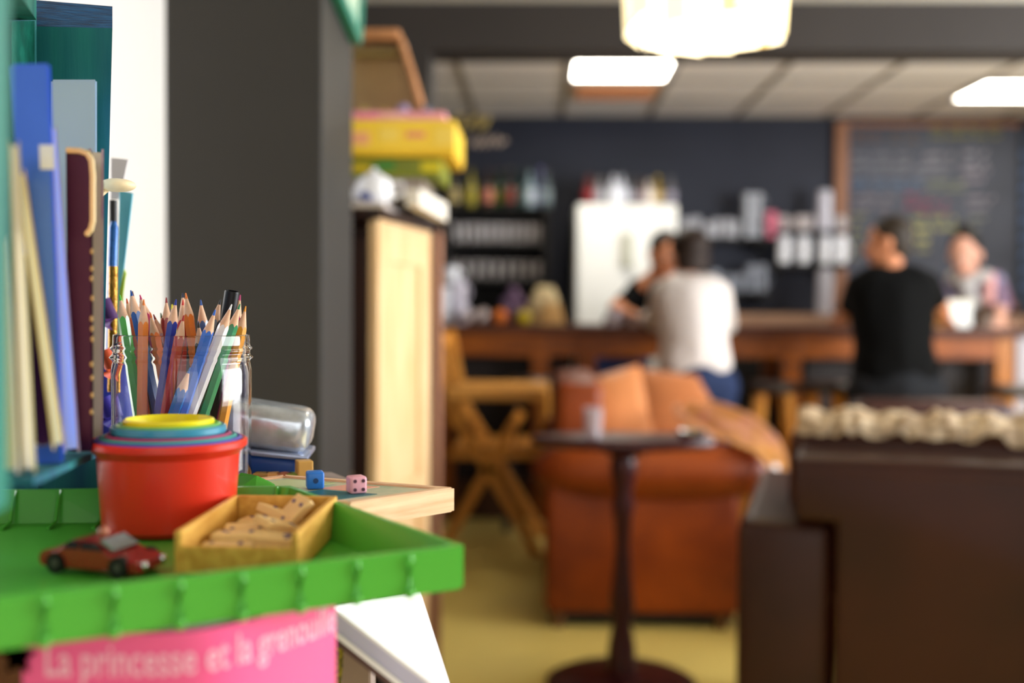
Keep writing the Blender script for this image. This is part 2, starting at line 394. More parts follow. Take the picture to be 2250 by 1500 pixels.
for row, (zz, n, hh) in enumerate(((SZ[1], 11, .13), (SZ[2], 9, .12))):
    lab = ['grey tinted glass in the upper row of the black shelving', 'grey tinted glass in the lower row of the black shelving'][row]
    g = None
    for k in range(n):
        x = SA+.07+(SB-SA-.14)*k/(n-1)
        for yy in ((7.27, 7.4) if row == 0 else (7.27,)):
            if g is None: g = tumbler((x, yy, zz), hh, .026, lab, ['upper row glasses', 'lower row glasses'][row], Mtum)
            else: dup(g, (x+(.01 if yy > 7.3 else 0), yy, zz))
# bottles on the fridge
fb = [(1292, 70, '#5a1a1e', '#8a2a30', '#2a1a1a', 'dark red'), (1316, 66, '#77767c', '#a8a8b0', '#2a2422', 'grey'), (1348, 72, '#c4c8d4', '#e8ecf4', '#222222', 'clear white label'), (1366, 72, '#a8acb8', '#d8dce8', '#222222', 'tall pale blue'), (1392, 66, '#4a4a50', '#8c8a94', '#20201e', 'dark grey'),
      (1412, 62, '#3c2420', '#70504c', '#20201e', 'dark brown'), (1424, 60, '#b8b0ac', '#e0dcd8', '#2a2422', 'cream'), (1444, 64, '#7a6420', '#b8a070', '#b8a030', 'amber with gold cap'), (1474, 64, '#54545c', '#8c8898', '#444444', 'slate')]
for (px, hh, c1, c2, c3, n) in fb:
    p = aY(px, 447, 7.05); bottle('bottle', n+' bottle standing on top of the white refrigerator', (p.x, 7.05, ZF), hh*7/2400, .034, c1, c2, c3)
for k, px in enumerate((1335, 1420)):
    p = aY(px, 447, 7.35); bm = B(); box(bm, p.x-.13, p.x+.12, 7.28, 7.5, ZF, ZF+.2, .006)
    tag(obj('carton', bm, mat('carton_black%d' % k, '#28221e', .7), None, False, (p.x, 7.4, ZF)), ['dark carton behind the left bottles on the refrigerator', 'dark carton behind the right bottles on the refrigerator'][k], 'box')

# right hand wall shelves
def wall_shelf(px, label):
    a, b, c_, d = rect(*px, 7.35)
    t = thing('wall_shelf', label, 'shelf', ((a+b)/2, YB, c_))
    obj('shelf_board', box(B(), a, b, 7.32, YB, c_, d, .003), M_black, t)
    for s in (a+.06, b-.08): obj('bracket', box(B(), s, s+.02, 7.4, YB, c_-.06, c_, .002), M_black, t)
    return d
zA = wall_shelf((1492, 521, 1700, 530), 'black wall shelf with glasses right of the refrigerator')
zB = wall_shelf((1696, 578, 1862, 588), 'black wall shelf with bright white cups by the chalkboard')
zC = wall_shelf((1545, 640, 1700, 648), 'low black wall shelf behind the woman in white')
zD = wall_shelf((1696, 506, 1862, 511), 'thin upper black wall shelf over the white cups')
Mcup = mat('white_china', '#f0f2f8', .25)
Mcup2 = mat('grey_china', '#a0a0a6', .3)
def mug(loc, h, r, m, label, group=None, name='cup'):
    x, y, z = loc; t = thing(name, label, 'cup', loc, group)
    bm = B(); lathe(bm, [(0, z), (r*.85, z), (r, z+h), (r*.92, z+h), (r*.8, z+.008), (0, z+.008)], (x, y, 0), 18); obj('body', bm, m, t, True)
    bm = B(); tube(bm, [(x+r*.9+.026*math.sin(a_*PI/6), y, z+h*.5-h*.3*math.cos(a_*PI/6)) for a_ in range(7)], .005, 6); obj('handle', bm, m, t, True)
    return t
g = None
ORD = ['nearest the refrigerator', 'second from the refrigerator', 'third from the refrigerator', 'fourth from the refrigerator', 'fifth from the refrigerator', 'farthest from the refrigerator']
for i_, px in enumerate((1506, 1528, 1556, 1574, 1598, 1612)):
    p = aY(px, 520, 7.42)
    if g is None: g = mug((p.x, 7.42, zA), .13, .036, Mcup2, 'grey white mug on the glasses shelf, '+ORD[0], 'mugs right of the refrigerator')
    else: dup(g, (p.x, 7.42, zA), 0, 'grey white mug on the glasses shelf, '+ORD[i_], scale=(1, 1, random.uniform(.7, 1.1)))
g = None
for k, px in enumerate((1642, 1662)):
    p = aY(px, 520, 7.4)
    for j in range(3):
        z = zA+j*.1
        if g is None: g = mug((p.x, 7.4, z), .095, .034, mat('stack_glass', '#b9bcc4', .15, trans=.3), 'pale glass at the bottom of the stack farther from the pink cup', 'stacked pale glasses')
        else: dup(g, (p.x, 7.4, z), 0, 'pale glass '+['at the bottom', 'in the middle', 'on top'][j]+' of the stack '+['farther from', 'next to'][k]+' the pink cup')
p = aY(1684, 520, 7.4); mug((p.x+.02, 7.36, zA), .17, .036, paint('#e07c94', .4), 'tall pink cup at the end of the glass shelf')
g = None
for i_, px in enumerate((1722, 1764, 1812, 1846)):
    p = aY(px, 577, 7.4)
    if g is None: g = mug((p.x, 7.4, zB), .185, .045, Mcup, 'bright white tall cup farthest from the chalkboard on its shelf', 'white cups by the chalkboard')
    else: dup(g, (p.x, 7.4, zB), 0, ['', 'bright white tall cup third from the chalkboard on its shelf', 'bright white tall cup second from the chalkboard on its shelf', 'bright white tall cup overlapping the chalkboard frame'][i_])
g = None
for i_, px in enumerate((1722, 1757, 1778, 1846)):
    p = aY(px, 506, 7.4)
    if g is None: g = mug((p.x, 7.42, zD), .1, .036, mat('cream_china', '#bdb3b2', .3), 'cream cup farthest from the chalkboard on the thin upper shelf', 'cream cups by the chalkboard')
    else: dup(g, (p.x, 7.42, zD), 0, ['', 'left cream cup of the close pair on the thin upper shelf', 'right cream cup of the close pair on the thin upper shelf', 'cream cup on the thin upper shelf in front of the chalkboard frame'][i_])
p = aY(1812, 506, 7.36); bm = B(); lathe(bm, [(0, zD), (.05, zD), (.052, zD+.01), (.045, zD+.26), (.03, zD+.27), (0, zD+.27)], (p.x, 7.38, 0), 18)
tag(obj('paper_towel_roll', bm, mat('paper_white', '#cdccd8', .8), None, True, (p.x, 7.38, zD)), 'tall white roll standing on the upper shelf by the chalkboard', 'paper roll')
p = aY(1812, 667, 7.2); p2 = aY(1812, 590, 7.2); bm = B(); lathe(bm, [(0, zt), (.052, zt), (.052, p2.z-.03), (.03, p2.z), (0, p2.z)], (p.x, 7.2, 0), 18)
tag(obj('paper_cup_stack', bm, mat('paper_white2', '#a9a8b2', .7), None, True, (p.x, 7.2, zt)), 'tall grey white cup stack on the back counter below the white cups', 'cup stack')
g = None
for px, dz in ((1570, 0), (1596, 0), (1622, 0), (1650, 0), (1674, 0)):
    p = aY(px, 640, 7.42)
    if g is None: g = mug((p.x, 7.42, zC), .14, .038, mat('blue_white_glass', '#8f95a2', .2, trans=.2), 'blue grey glass on the low shelf behind the woman', 'glasses on the low shelf')
    else: dup(g, (p.x, 7.42, zC), scale=(1, 1, random.uniform(.6, 1.5)))
for k, (x0q, y0q, x1q, y1q) in enumerate(((1615, 533, 1680, 575),)):
    a, b, c_, d = rect(x0q, y0q, x1q, y1q, 7.45)
    pass

# ================================================================== THE BAR
YBAR = 5.7
xb0 = aY(972, 730, YBAR).x; xb1 = aY(2228, 740, YBAR).x
ZB = aY(1500, 716, YBAR).z
t = thing('bar_counter', 'long wooden bar with dark top and open honey brown frame', 'bar counter', ((xb0+xb1)/2, 6.0, 0))
obj('bar_top', box(B(), xb0-.05, xb1+.04, YBAR-.05, 6.3, ZB-.045, ZB, .006), M_bar_top, t)
zap = aY(1500, 785, YBAR).z
obj('apron', box(B(), xb0, xb1, YBAR, YBAR+.03, zap, ZB-.045, .003), M_bar_wood, t)
for px in (978, 1187, 1290, 1740, 2208):
    x = aY(px, 800, YBAR).x; wd = .046
    obj('leg', box(B(), x-wd, x+wd, YBAR-.005, YBAR+.085, 0, ZB-.046, .004), M_bar_wood if px != 2208 else mat('bar_leg_light', '#b06a20', .4, noise=(8, .25)), t)
    obj('leg', box(B(), x-wd, x+wd, 6.2, 6.28, 0, ZB-.046, .004), M_bar_wood, t)
obj('kick_panel', box(B(), xb0+.02, xb1-.02, 6.12, 6.15, 0, .55), mat('kick_dark', '#2b1a12', .5), t)
obj('kick_panel', box(B(), xb0+.02, xb1-.02, YBAR+.02, YBAR+.045, 0, .2), mat('kick_brown', '#4a2c16', .5), t)
# dark fill units under the left part of the bar
for k, (pa, pb) in enumerate(((1000, 1170), (1760, 2195))):
    xa1 = aY(pa, 850, 6.0).x; xb1_ = aY(pb, 850, 6.0).x
    tt = thing('under_counter_unit', ['dark cupboard under the left end of the bar', 'dark cupboard under the right half of the bar'][k], 'cupboard', (xa1, 6.0, 0))
    obj('carcass', box(B(), xa1, xb1_, 5.92, 6.11, 0, ZB-.06), mat('unit_dark', '#211b19', .6), tt)
    n = 2+k
    for j in range(n):
        q = xa1+(xb1_-xa1)*j/n; obj('door', box(B(), q+.006, q+(xb1_-xa1)/n-.006, 5.9, 5.92, .05, ZB-.07, .002), mat('unit_door', '#251d1b', .5), tt)
# stools
def stool(loc, label, h=.74, s=.17, rz=0, wm_=None):
    wm_ = wm_ or M_orange_wood
    t = thing('bar_stool', label, 'stool', loc); x, y, z = loc
    bm = B(); lathe(bm, [(0, h-.05), (s, h-.05), (s+.005, h-.04), (s+.005, h-.01), (s-.01, h), (0, h+.003)], (x, y, 0), 24); obj('seat', bm, mat('stool_seat', '#2a2220', .3), t, True)
    for i in range(4):
        a_ = PI/4+i*PI/2+rz; ca, sa = math.cos(a_), math.sin(a_)
        bm = B(); bar(bm, (x+ca*(s+.05), y+sa*(s+.05), 0), (x+ca*(s-.03), y+sa*(s-.03), h-.05), .036, .036); obj('leg', bm, wm_, t)
    for i in range(4):
        a_ = PI/4+i*PI/2+rz; b_ = a_+PI/2; rr = s+.022; bm = B()
        bar(bm, (x+math.cos(a_)*rr, y+math.sin(a_)*rr, .27), (x+math.cos(b_)*rr, y+math.sin(b_)*rr, .27), .025, .018, (0, 0, 1)); obj('rung', bm, wm_, t)
p = aY(1168, 828, 5.5); stool((p.x, 5.5, 0), 'dark bar stool beside the folding chair', p.z, .12, 0, M_darkwood)
p = aY(1706, 840, 5.35); stool((p.x, 5.42, 0), 'bar stool farther left of the person in black', p.z, .12)
p = aY(1822, 840, 5.35); stool((p.x, 5.42, 0), 'bar stool just beside the person in black', p.z, .12)
p = aY(2262, 850, 5.3); stool((p.x, 5.38, 0), 'pale wooden bar stool at the right end of the bar', p.z, .17)
# white post beside bar end
a, b, c_, d = rect(2220, 742, 2262, 860, 5.95)
t = thing('waste_bin', 'white tall bin standing at the right end of the bar', 'bin', ((a+b)/2, 6.0, 0))
obj('body', box(B(), a+.03, b+.1, 5.95, 6.2, 0, d, .015), paint('#b9b3ba', .5), t); obj('lid', box(B(), a+.025, b+.11, 5.94, 6.21, d, d+.03, .01), paint('#8f8a90', .5), t)

# things on the bar
ZT = ZB
def on_bar(px, Y): return aY(px, 700, Y).x
def fruit(px, Y, r, col, name, label, cat='fruit'):
    x = on_bar(px, Y); bm = B(); ball(bm, (x, Y, ZT+r*.95), r, r, r*.95, None, 3)
    t = tag(obj(name, bm, mat('skin_'+col[1:], col, .4, bump=(90, .2, .001)), None, 'all', (x, Y, ZT)), label, cat)
    bm = B(); cone(bm, (x, Y, ZT+r*1.86), (x+.004, Y, ZT+r*2.02), .004, .003, 6); obj('stalk', bm, paint('#4a3a1c'), t)
fruit(1098, 5.8, .042, '#d06c20', 'orange', 'orange on the bar left of the lemon')
fruit(1150, 5.76, .04, '#b8a012', 'lemon', 'yellow lemon on the bar in front of the cream bag')
fruit(1116, 6.05, .04, '#9c4018', 'orange', 'red orange fruit behind the orange on the bar')
bm = B(); x = on_bar(1128, 6.0)
for (dx, dz, r) in ((0, .06, .06), (-.03, .11, .045), (.03, .12, .04), (0, .17, .035), (.035, .06, .05)): ball(bm, (x+dx, 6.0, ZT+dz), r)
tag(obj('purple_bouquet', bm, mat('muted_purple', '#7c6280', .8, noise=(40, .5)), None, True, (x, 6.0, ZT)), 'muted purple bunch on the bar behind the lemon', 'bouquet')
# crumpled cream paper bag
def crumple(x, Y, z, w_, dp, h, m, name, label, cat, seed=1, top=.75):
    random.seed(seed); bm = B(); n = 18; lv = 7; rings = []
    for j in range(lv+1):
        f = j/lv; s = 1-(1-top)*f*f
        rings.append([bm.verts.new((x+w_/2*s*math.copysign(abs(math.cos(a_))**.6, math.cos(a_))*random.uniform(.9, 1.08), Y+dp/2*s*math.copysign(abs(math.sin(a_))**.6, math.sin(a_))*random.uniform(.88, 1.08), z+h*f*random.uniform(.96, 1.04))) for a_ in [2*PI*i/n for i in range(n)]])
    for a, b in zip(rings, rings[1:]):
        for i in range(n): bm.faces.new((a[i], a[(i+1) % n], b[(i+1) % n], b[i]))
    bm.faces.new(rings[0][::-1]); c0 = bm.verts.new((x, Y, z+h*.93))
    for i in range(n): bm.faces.new((rings[-1][i], rings[-1][(i+1) % n], c0))
    return tag(obj(name, bm, m, None, False, (x, Y, z)), label, cat)
crumple(on_bar(1196, 5.95), 5.95, ZT, .2, .16, .2, mat('cream_paper', '#d6c296', .7), 'paper_bag', 'crumpled cream paper bag on the bar behind the lemon', 'bag', 3, .45)
crumple(on_bar(1212, 5.78), 5.78, ZT, .13, .1, .11, mat('bread_crust', '#d0a468', .7), 'bread_loaf', 'golden bread loaf on the bar in front of the cream bag', 'bread', 5, .6)
Mlav = mat('lavender_china', '#d6d0de', .3)
k = 0
for (px, Y, z, r, h) in ((972, 5.85, 0, .05, .1), (1008, 5.85, 0, .05, .11), (976, 5.85, .1, .045, .1), (1006, 5.85, .11, .045, .12), (990, 5.86, .215, .045, .09)):
    x = on_bar(px, Y); mug((x, Y, ZT+z), h, r, Mlav if k % 2 else Mcup, ['pale cup at the bottom left of the cup pile on the bar', 'lavender cup at the bottom right of the cup pile on the bar', 'white cup in the middle left of the cup pile on the bar', 'lavender cup in the middle right of the cup pile on the bar', 'white cup on top of the cup pile on the bar'][k], 'cup pile'); k += 1
bm = B(); x = on_bar(1040, 5.72); random.seed(4)
for i in range(9): ball(bm, (x+random.uniform(-.05, .06), 5.74+random.uniform(-.03, .05), ZT+.025+.035*random.random()*(1.5-i*.1)), .026)
tag(obj('crumpled_napkin', bm, mat('napkin', '#b0a09c', .8), None, True, (x, 5.74, ZT)), 'crumpled pinkish grey napkin on the bar beside the cup pile', 'napkin')
# glass by the barman and paper bag by the right hand woman
x = on_bar(1348, 5.75); mug((x, 5.75, ZT), .09, .034, Mlav, 'pale cup on the bar in front of the barman')
x = on_bar(1393, 5.75); mug((x, 5.75, ZT), .06, .03, mat('pinkcup', '#c8b0a8', .3), 'small pinkish cup on the bar between barman and customer')
a, b, c_, d = rect(2080, 662, 2136, 722, 5.85)
t = thing('carton_cup', 'cream and white paper carton on the bar before the woman with a scarf', 'carton', ((a+b)/2, 5.9, ZT))
obj('body', box(B(), a, b, 5.85, 5.97, ZT, d, .008), mat('carton_cream', '#eef0ea', .6), t); obj('lid', box(B(), a-.004, b+.004, 5.845, 5.975, d-.01, d+.006, .004), paint('#f6f0d8'), t)
a, b, c_, d = rect(2052, 668, 2076, 722, 5.78)
t = thing('wooden_box', 'small wooden box on the bar left of the white carton', 'box', ((a+b)/2, 5.95, ZT))
obj('body', box(B(), a-.03, b, 5.78, 5.88, ZT, d, .004), M_orange_wood, t); obj('lid', box(B(), a-.034, b+.004, 5.776, 5.884, d, d+.01, .003), M_orange_wood, t)

# ================================================================== PEOPLE
def evalmesh(o):
    dg = bpy.context.evaluated_depsgraph_get(); dg.update()
    return bpy.data.meshes.new_from_object(o.evaluated_get(dg))
def capsule(bm, a, ra, b, rb):
    a = Vector(a); b = Vector(b)
    n = max(2, int((b-a).length/(min(ra, rb)*.45))+1)
    for i in range(n+1):
        f = i/n; ball(bm, a.lerp(b, f), ra+(rb-ra)*f, sub=1 if min(ra, rb) < .02 else 2)
def fuse(name, bm, m, parent, voxel, smooth=4):
    me = bpy.data.meshes.new(name); bm.to_mesh(me); bm.free()
    o = bpy.data.objects.new(name, me); C.objects.link(o)
    r = o.modifiers.new('r', 'REMESH'); r.mode = 'VOXEL'; r.voxel_size = voxel; r.use_smooth_shade = True
    s = o.modifiers.new('s', 'SMOOTH'); s.iterations = smooth; s.factor = .5
    me2 = evalmesh(o); bpy.data.objects.remove(o)
    for x in (m if isinstance(m, list) else [m]): me2.materials.append(x)
    me2.transform(wm(parent).inverted()); me2.name = name
    for p in me2.polygons: p.use_smooth = True
    o = bpy.data.objects.new(name, me2); C.objects.link(o); o.parent = parent
    return o
M_skin = mat('skin', '#c9855f', .5); M_skin2 = mat('skin_pale', '#dca48c', .5)
def hand(bm, wr, dirv, up, s=1.0, side=1):
    """palm with five separate curled fingers, reaching along dirv"""
    d = Vector(dirv).normalized(); u = Vector(up); l = u.cross(d).normalized()*side; u = d.cross(l).normalized()*side
    if u.dot(Vector(up)) < 0: u = -u
    w0 = Vector(wr)
    for k in (-1.5, -.5, .5, 1.5): capsule(bm, w0+d*.01, .016*s, w0+d*.075*s+l*k*.019*s, .0125*s)
    for k, L in zip((-1.5, -.5, .5, 1.5), (.062, .078, .072, .056)):
        p0 = w0+d*.08*s+l*k*.0205*s; p1 = p0+(d*.85-u*.3)*L*.5*s+l*k*.003; p2 = p1+(d*.6-u*.75).normalized()*L*.5*s
        capsule(bm, p0, .0095*s, p1, .0088*s); capsule(bm, p1, .0088*s, p2, .0075*s)
    t0 = w0+d*.022*s-l*.03*s; t1 = t0+(d*.6-l*.7).normalized()*.04*s; t2 = t1+(d*.95-l*.15-u*.2).normalized()*.03*s
    capsule(bm, t0, .013*s, t1, .0105*s); capsule(bm, t1, .0105*s, t2, .009*s)
def person(label, base, J, skin, shirt, trousers, hair, face_dir, bulk=1.0, sleeve='short', hairstyle='short', extra=None, tilt=0):
    t = thing('person', label, 'person', base)
    V = Vector; j = {k: V(v) for k, v in J.items()}
    f = V(face_dir).normalized(); upv = (j['head']-j['neck']).normalized(); upv = (upv*.6+V((0, 0, 1))*.4).normalized()
    sd = upv.cross(f).normalized(); f = sd.cross(upv).normalized()
    M3 = Matrix((sd, f, upv)).transposed()
    H = lambda a, b, c_: j['head']+M3 @ V((a, b, c_))
    bm = B()
    ball(bm, H(0, -.005, .02), .078, .095, .098, M3, 3)          # cranium
    ball(bm, H(0, .035, -.045), .058, .06, .072, M3, 3)          # face/jaw
    ball(bm, H(0, .062, -.095), .03, .028, .024, M3, 2)          # chin
    capsule(bm, H(0, .088, .005), .011, H(0, .108, -.035), .016)  # nose
    for s in (-1, 1):
        ball(bm, H(s*.08, -.005, -.02), .012, .022, .032, M3, 2)    # ear
        ball(bm, H(s*.038, .06, -.035), .024, .02, .02, M3, 2)     # cheek
        capsule(bm, H(s*.012, .084, .022), .01, H(s*.045, .074, .02), .009)   # brow
    capsule(bm, j['head']+M3 @ V((0, -.012, -.05)), .056, j['neck'], .058)
    sp = [j['neck'], j['chest'], j['waist'], j['hip']]
    capsule(bm, j['neck'], .06, j['chest'], .1)
    capsule(bm, j['chest'], .11, j['waist'], .1*bulk); capsule(bm, j['waist'], .1*bulk, j['hip'], .115*bulk)
    for s in 'LR':
        capsule(bm, j['neck']+V((0, 0, -.03)), .05, j['sh'+s], .052)
        capsule(bm, j['sh'+s], .05, j['el'+s], .04); capsule(bm, j['el'+s], .039, j['wr'+s], .027)
        hd = (j['wr'+s]-j['el'+s]).normalized(); hd = (hd+V(J.get('hd'+s, (0, 0, 0)))).normalized()
        hand(bm, j['wr'+s], hd, (0, 0, 1), 1, 1 if s == 'L' else -1)
        capsule(bm, j['hip'], .1, j['th'+s], .085)
        capsule(bm, j['th'+s], .085, j['kn'+s], .056); capsule(bm, j['kn'+s], .056, j['an'+s], .038)
    fuse('body', bm, skin, t, .0075, 3)
    # eyes, mouth
    for s in (-1, 1):
        bm = B(); ball(bm, H(s*.03, .085, .002), .011, .008, .008, M3, 2); e = obj('eye', bm, paint('#e8e4de', .2), t, 'all')
        bm = B(); ball(bm, H(s*.03, .0925, .002), .005, .003, .005, M3, 2); obj('iris', bm, paint('#2a1a12', .2), e, 'all')
    bm = B(); tube(bm, [H(-.022, .088, -.066), H(-.01, .096, -.063), H(0, .098, -.065), H(.01, .096, -.063), H(.022, .088, -.066)], [.002, .005, .005, .005, .002], 6); obj('mouth', bm, paint('#9a4a40', .5), t, True)
    # hair
    bm = B()
    if hairstyle == 'short':
        ball(bm, H(0, -.022, .04), .087, .098, .093, M3, 3); ball(bm, H(0, -.05, -.01), .076, .06, .08, M3, 3)
    elif hairstyle == 'bob':
        ball(bm, H(0, -.018, .035), .096, .104, .1, M3, 3); ball(bm, H(0, -.045, -.04), .09, .068, .09, M3, 3)
    elif hairstyle == 'bun':
        ball(bm, H(0, -.025, .035), .086, .096, .092, M3, 3); ball(bm, H(0, -.06, .12), .042, .042, .04, M3, 3)
    fuse('hair', bm, hair, t, .01, 2)
    # shirt
    bm = B(); g = .014
    capsule(bm, j['neck']+V((0, 0, -.035)), .058, j['chest'], .12*bulk)
    for s in 'LR':
        capsule(bm, j['chest'], .12*bulk, j['sh'+s], .062)
        mid = j['chest'].lerp(j['sh'+s], .5)
        capsule(bm, mid, .09*bulk, j['waist'].lerp(mid, .3), .1*bulk)
        side = (j['th'+s]-j['hip'])
        capsule(bm, mid.lerp(j['chest'], .1), .105*bulk, j['waist']+side*.35, .112*bulk)
        capsule(bm, j['waist']+side*.35, .112*bulk, j['hem']+side*.45, .118*bulk)
        e = {'short': .62, 'long': 1.0, 'half': 1.0}[sleeve]
        capsule(bm, j['sh'+s], .064, j['sh'+s].lerp(j['el'+s], e), .056)
        if sleeve == 'long': capsule(bm, j['el'+s], .056, j['el'+s].lerp(j['wr'+s], .85), .04)
        if sleeve == 'half': capsule(bm, j['el'+s], .055, j['el'+s].lerp(j['wr'+s], .35), .046)
    capsule(bm, j['chest'], .125*bulk, j['waist'], .122*bulk); capsule(bm, j['waist'], .122*bulk, j['hem'], .12*bulk)
    fuse('shirt', bm, shirt, t, .012, 5)
    bm = B()
    capsule(bm, j['hip'], .125*bulk, j['hip'].lerp(j['waist'], .3), .11*bulk)
    for s in 'LR':
        capsule(bm, j['hip'], .125*bulk, j['th'+s], .108*bulk); capsule(bm, j['th'+s], .108*bulk, j['kn'+s], .074); capsule(bm, j['kn'+s], .074, j['an'+s]+V((0, 0, .03)), .058)
    fuse('trousers', bm, trousers, t, .012, 4)
    for s in 'LR':
        bm = B(); a = j['an'+s]; ff = V((J['foot'][0], J['foot'][1], 0)).normalized()
        capsule(bm, (a.x-ff.x*.03, a.y-ff.y*.03, .05), .045, (a.x+ff.x*.1, a.y+ff.y*.1, .045), .042); capsule(bm, (a.x+ff.x*.1, a.y+ff.y*.1, .045), .042, (a.x+ff.x*.17, a.y+ff.y*.17, .034), .032)
        fuse('shoe', bm, mat('shoe_dark', '#1e1c1c', .5), t, .01, 2)
    if extra: extra(t, j, H, M3)
    return t
def pj(**k): return {n: (tuple(aY(*v)) if len(v) == 3 and v[0] > 50 else v) for n, v in k.items()}

# customer in white, seen from behind
Y = 5.28
J = pj(head=(1513, 560, Y+.1), neck=(1514, 606, Y+.05), chest=(1518, 668, Y), waist=(1525, 745, Y-.04), hip=(1528, 830, Y-.05), hem=(1526, 788, Y-.045),
       shL=(1455, 643, Y+.02), shR=(1580, 643, Y+.02), elL=(1440, 706, Y+.22), elR=(1596, 712, Y+.18), wrL=(1418, 706, Y+.44), wrR=(1560, 706, Y+.42),
       thL=(1488, 850, Y-.04), thR=(1566, 850, Y-.04), knL=(1490, 990, Y-.02), knR=(1562, 990, Y-.03), anL=(1492, 1100, Y-.05), anR=(1560, 1100, Y-.05), foot=(0, 1, 0))
for s in ('L', 'R'):
    q = J['an'+s]; J['an'+s] = (q[0], q[1], .08); q = J['wr'+s]; J['wr'+s] = (q[0], q[1], ZT+.045); q = J['kn'+s]; J['kn'+s] = (q[0], q[1], .46)
person('person in a white long sleeved top leaning on the bar, back turned', (J['hip'][0], Y, 0), J, M_skin2, mat('white_knit', '#dcd2cc', .8, noise=(5, .06), bump=(200, .2)), mat('navy_denim', '#1b2a4c', .8),
       mat('dark_brown_hair', '#2c1c12', .6, noise=(40, .5)), (-.35, 1, -.1), 1.22, 'long', 'bob')
# customer in black, head turned left
Y = 5.2
J = pj(head=(1952, 533, Y+.05), neck=(1956, 588, Y+.02), chest=(1958, 660, Y), waist=(1962, 750, Y-.04), hip=(1968, 850, Y-.06), hem=(1966, 810, Y-.05),
       shL=(1886, 628, Y), shR=(2036, 622, Y+.02), elL=(1858, 694, Y+.2), elR=(2070, 676, Y+.25), wrL=(1846, 694, Y+.46), wrR=(2080, 690, Y+.5),
       thL=(1925, 865, Y-.05), thR=(2012, 865, Y-.05), knL=(1918, 1000, Y), knR=(2018, 1000, Y), anL=(1915, 1130, Y-.05), anR=(2018, 1130, Y-.05), foot=(0, 1, 0))
for s in ('L', 'R'):
    q = J['an'+s]; J['an'+s] = (q[0], q[1], .08); q = J['wr'+s]; J['wr'+s] = (q[0], q[1], ZT+.045); q = J['kn'+s]; J['kn'+s] = (q[0], q[1], .47)
person('person in black t-shirt and dark trousers leaning on the bar, back turned', (J['hip'][0], Y, 0), J, M_skin, mat('black_cotton', '#070707', .9, spec=.1), mat('dark_grey_trousers', '#1c1d20', .85, spec=.1),
       mat('brown_hair', '#33281c', .6, noise=(40, .5)), (-1, .45, -.1), 1.36, 'short', 'short')
# barman leaning in from behind the bar
Y = 6.28
J = pj(head=(1462, 558, 6.08), neck=(1446, 606, 6.14), chest=(1418, 652, 6.27), waist=(1375, 710, 6.42), hip=(1358, 775, 6.5), hem=(1364, 752, 6.47),
       shL=(1402, 642, 6.2), shR=(1478, 645, 6.2), elL=(1352, 676, 6.1), elR=(1500, 690, 6.05), wrL=(1396, 682, 5.96), wrR=(1440, 700, 5.92),
       thL=(1330, 790, 6.5), thR=(1390, 790, 6.5), knL=(1330, 920, 6.5), knR=(1390, 920, 6.5), anL=(1330, 1100, 6.5), anR=(1392, 1100, 6.5), foot=(0, -1, 0))
for s in ('L', 'R'):
    q = J['an'+s]; J['an'+s] = (q[0], q[1], .08); q = J['kn'+s]; J['kn'+s] = (q[0], q[1], .45)
J['wrL'] = (J['wrL'][0], J['wrL'][1], ZT+.05); J['wrR'] = (J['wrR'][0], J['wrR'][1], ZT+.05)
person('person in black t-shirt and jeans behind the bar, facing the one in white', (J['hip'][0], 6.45, 0), J, M_skin, mat('black_cotton', '#070707', .9, spec=.1), mat('blue_denim', '#3a4a78', .85),
       mat('black_hair', '#17130f', .6), (.35, -1, -.1), 1.0, 'short', 'short')
# woman with scarf behind the bar
def scarf(t, j, H, M3):
    bm = B(); c = j['neck']+Vector((-.01, -.03, -.03))
    for k in range(10):
        a_ = 2*PI*k/10; p = c+Vector((.085*math.cos(a_), .075*math.sin(a_), -.02*math.sin(a_*2))); ball(bm, p, .045, .045, .04)
    capsule(bm, c+Vector((-.05, -.08, -.04)), .05, c+Vector((-.02, -.1, -.13)), .04)
    fuse('scarf', bm, mat('grey_scarf', '#b9b4b2', .9, noise=(50, .3)), t, .012, 2)
    bm = B(); capsule(bm, c+Vector((.09, -.05, .01)), .035, c+Vector((.07, -.1, -.12)), .03); fuse('collar', bm, mat('pink_collar', '#dda4a0', .9), t, .012, 2)
    bm = B(); capsule(bm, j['chest']+Vector((0, -.1, 0)), .06, j['hip']+Vector((0, -.1, 0)), .08); fuse('apron', bm, mat('beige_apron', '#a08a7c', .9), t, .012, 2)
J = pj(head=(2120, 556, 6.14), neck=(2130, 602, 6.22), chest=(2142, 655, 6.35), waist=(2150, 715, 6.48), hip=(2155, 780, 6.52), hem=(2152, 755, 6.5),
       shL=(2098, 628, 6.28), shR=(2184, 618, 6.28), elL=(2066, 668, 6.18), elR=(2202, 664, 6.2), wrL=(2056, 695, 6.15), wrR=(2196, 702, 5.98),
       thL=(2125, 800, 6.52), thR=(2185, 800, 6.52), knL=(2125, 920, 6.5), knR=(2185, 920, 6.5), anL=(2125, 1100, 6.5), anR=(2185, 1100, 6.5), foot=(0, -1, 0))
for s in ('L', 'R'):
    q = J['an'+s]; J['an'+s] = (q[0], q[1], .08); q = J['kn'+s]; J['kn'+s] = (q[0], q[1], .45); q = J['wr'+s]; J['wr'+s] = (q[0], q[1], ZT+.04)
person('person with tied dark hair, grey scarf and patterned sleeves leaning over the bar', (J['hip'][0], 6.45, 0), J, M_skin2, mat('patterned_cloth', '#8a94b4', .85, noise=(22, .5), col2='#7a4050'), mat('dark_skirt', '#2a2426', .85),
       mat('black_hair', '#17130f', .6), (-.6, -1, -.8), .88, 'half', 'bun', scarf)

